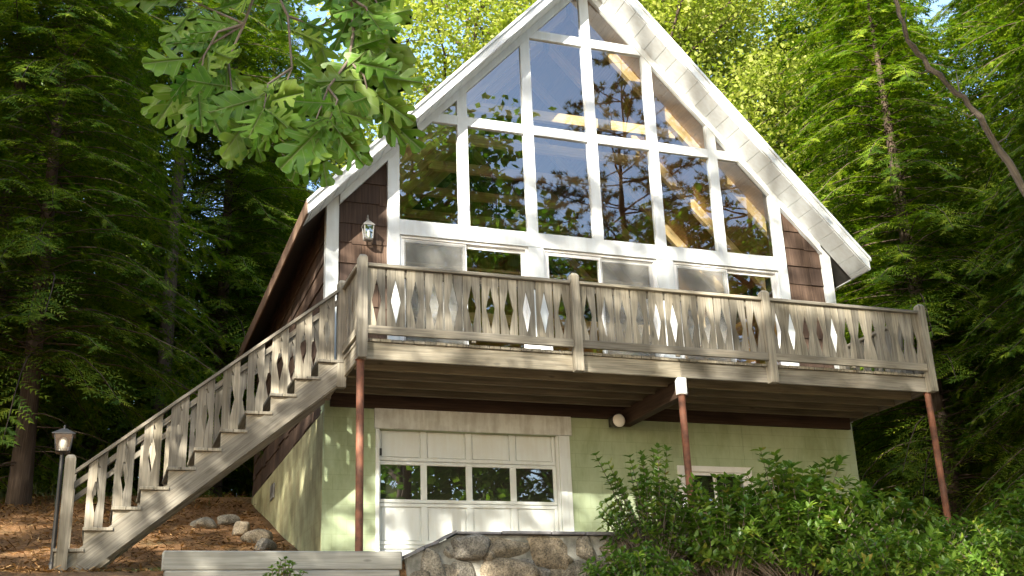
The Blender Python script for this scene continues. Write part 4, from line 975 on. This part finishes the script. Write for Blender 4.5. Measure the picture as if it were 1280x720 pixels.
# foreground oak: trunk out of view at the left, one bough hanging into the picture
def oak_leaf_mesh(seed):
    r = random.Random(seed)
    half = [(.004, 0), (.012, .10), (.03, .16), (.12, .21), (.17, .27), (.15, .31), (.09, .315), (.042, .33), (.045, .38), (.17, .47), (.26, .56), (.27, .61), (.22, .63), (.14, .60), (.05, .545), (.055, .60), (.18, .73), (.25, .83), (.23, .875), (.17, .86), (.10, .80), (.055, .75), (.065, .82), (.12, .93), (.095, .985), (.04, 1.0), (0, .99)]
    def side(sg):
        k = [r.uniform(.85, 1.15) for _ in range(4)]
        return [(sg*x*k[min(3, int(y*4))], y+(r.uniform(-.01, .01) if 0 < y < 1 else 0)) for x, y in half]
    bm = bmesh.new(); L_, R_ = side(-1), side(1)
    for S in (L_, R_):
        vsx = [bm.verts.new((0, y, 0)) for y in (0, .2, .4, .6, .8, .99)]; o = [bm.verts.new((x, y, 0)) for x, y in S[:-1]]
        loop = vsx+o[::-1]
        f = bm.faces.new(loop)
    bmesh.ops.triangulate(bm, faces=bm.faces); bmesh.ops.remove_doubles(bm, verts=bm.verts, dist=1e-4)
    a, b, tw = r.uniform(-.05, .16), r.uniform(-.35, -.02), r.uniform(-.2, .2)
    for v_ in bm.verts:
        x, y = v_.co.x, v_.co.y; v_.co.z = a*abs(x)*.6+b*y*y*.6+tw*x*y+.02*math.sin(y*22)*abs(x)*3
    me = bpy.data.meshes.new('leaf'); bm.to_mesh(me); bm.free(); bm = None
    at = me.attributes.new('v', 'FLOAT', 'POINT'); q = r.random(); at.data.foreach_set('value', [q]*len(me.vertices)); me.shade_smooth(); me.materials.append(MAT['oak_leaf'])
    return me
leaf_meshes = [oak_leaf_mesh(i) for i in range(8)]
OB = Vector((-9.4, -12.9, hz(-9.4, -12.9)))
fo = thing('oak_tree', 'foreground oak with a leafy bough hanging into the upper left of the photo', 'tree', OB)
tb = TB(); tb.tube([OB+Vector(v_) for v_ in ((0, 0, -.3), (.05, 0, 1.2), (-.05, .05, 2.6), (0, 0, 4.2), (-.3, .1, 6.5), (-.4, .2, 9))], [.2, .17, .15, .14, .1, .04], 12, .03, np.random.default_rng(4)); put(bpy.data.objects.new('trunk', tb.mesh('trunk', 'bark')), fo)
rl = random.Random(42)
boughs = [  # each runs from the tree's limb down into the view (pixel x, y, distance)
    ([(430, -140, 3.3), (440, -20, 3.1), (442, 40, 3.0), (436, 75, 2.95)], .008),
    ([(436, 75, 2.95), (455, 95, 2.9), (462, 125, 2.9)], .004),
    ([(436, 75, 2.95), (410, 110, 2.85), (395, 150, 2.8)], .004),
    ([(442, 0, 3.05), (458, 10, 3.0), (464, 35, 3.0)], .005),
    ([(350, -160, 3.4), (330, -40, 3.3), (305, 30, 3.25), (285, 75, 3.2)], .007),
    ([(305, 30, 3.25), (265, 55, 3.2), (240, 90, 3.2)], .004),
    ([(285, 75, 3.2), (290, 115, 3.1), (312, 140, 3.0)], .004),
    ([(330, -40, 3.3), (360, 20, 3.2), (365, 85, 3.1), (350, 125, 3.0)], .005),
    ([(305, 30, 3.25), (260, 10, 3.3), (238, 0, 3.3)], .004),
    ([(360, 20, 3.2), (400, 35, 3.2), (420, 15, 3.15)], .004),
    ([(305, 30, 3.25), (272, 40, 3.2), (255, 70, 3.15), (248, 110, 3.1)], .004),
    ([(440, -20, 3.1), (462, -15, 3.05), (474, 10, 3.0), (462, 60, 2.95)], .004),
    ([(365, 85, 3.1), (335, 105, 3.0), (330, 135, 2.85)], .004),
    ([(410, 110, 2.85), (422, 125, 2.8), (412, 150, 2.75)], .004)]
tip = [pix(430, -140, 3.3), pix(350, -160, 3.4)]
crotch = OB+Vector((0, 0, 4.0))
q = TB(); mid = Vector((-8.2, -12.9, 2.35)); q.tube([crotch, Vector((-8.9, -12.9, 2.1)), mid, (mid+tip[1])/2+Vector((0, 0, .3)), tip[1]], [.06, .045, .03, .018, .009], 8)
q.tube([mid, (mid+tip[0])/2+Vector((0, 0, .4)), tip[0]], [.025, .014, .009], 8)
for b, r0 in boughs:
    P = [pix(*p) for p in b]; q.tube([tuple(p) for p in P], [r0*(1-.6*i/(len(P)-1)) for i in range(len(P))], 6)
bough = put(bpy.data.objects.new('bough', q.mesh('bough', 'pale_bark')), fo)
def hang_leaf(P, toward, size, face=None):
    y = (Vector(toward)).normalized(); vdir = (CAM-P).normalized()
    z = (vdir*rl.uniform(.7, 1.3)*(1 if rl.random() > .4 else -1)+Vector((rl.gauss(0, .38), rl.gauss(0, .38), rl.uniform(-.1, .5)))).normalized()
    x = y.cross(z).normalized(); z = x.cross(y)
    o = bpy.data.objects.new('leaf', rl.choice(leaf_meshes)); o.parent = bough; COL.objects.link(o)
    M = Matrix((x, y, z)).transposed().to_4x4(); M.translation = P; o.matrix_basis = M @ Matrix.Scale(size, 4)
for bi, (b, r0) in enumerate(boughs):
    P = [pix(*p) for p in b]; n = 6 if bi not in (0, 4) else 4
    for k in range(n):
        f = (k+.5)/n*(len(P)-1); i = min(int(f), len(P)-2); p = P[i].lerp(P[i+1], f-i); d = (P[i+1]-P[i]).normalized()
        if bi in (0, 4) and f < 1: continue
        side_ = Vector((rl.gauss(0, .8), rl.gauss(0, .8), rl.gauss(-.35, .55)))
        hang_leaf(p, d*.5+side_+rt*rl.gauss(0, .5), rl.uniform(.10, .17))
    for k in range(4):
        ang = rl.uniform(-1.3, 1.3); d = (P[-1]-P[-2]).normalized()
        hang_leaf(P[-1], (d+rt*math.sin(ang)*1.1-up*.25+fw*rl.gauss(0, .35)), rl.uniform(.14, .20))
# the rest of the foreground oak's crown, above and left of the picture
rs = np.random.default_rng(8); n = 2700
cpts = np.array([(-9.3, -15.7, 1.9), (-10.2, -16.4, 2.7), (-9.6, -12.6, 5.0), (-10.3, -13.4, 5.6), (-8.6, -12.4, 4.6), (-9.4, -11.8, 6.3), (-8.3, -13.4, 4.2), (-10.4, -12.2, 4.4)])  # first two clusters are unseen additions that shade the hanging bough
P = cpts[rs.integers(0, 8, n)]+rs.normal(0, 1, (n, 3))*[.6, .6, .45]+[0, 0, .0]
V, F = leafquads(P, rs, .19); o = put(bpy.data.objects.new('crown', fastmesh('crown', V, F, 'oak_leaf', np.repeat(rs.random(n), 4))), fo); o['kind'] = 'stuff'
q = TB()
for c in cpts: q.tube([OB+Vector((0, 0, 4.6)), Vector(c)*.5+(OB+Vector((0, 0, 5.0)))*.5, Vector(c)], [.05, .03, .01], 6)
put(bpy.data.objects.new('limbs', q.mesh('limbs', 'bark')), fo)
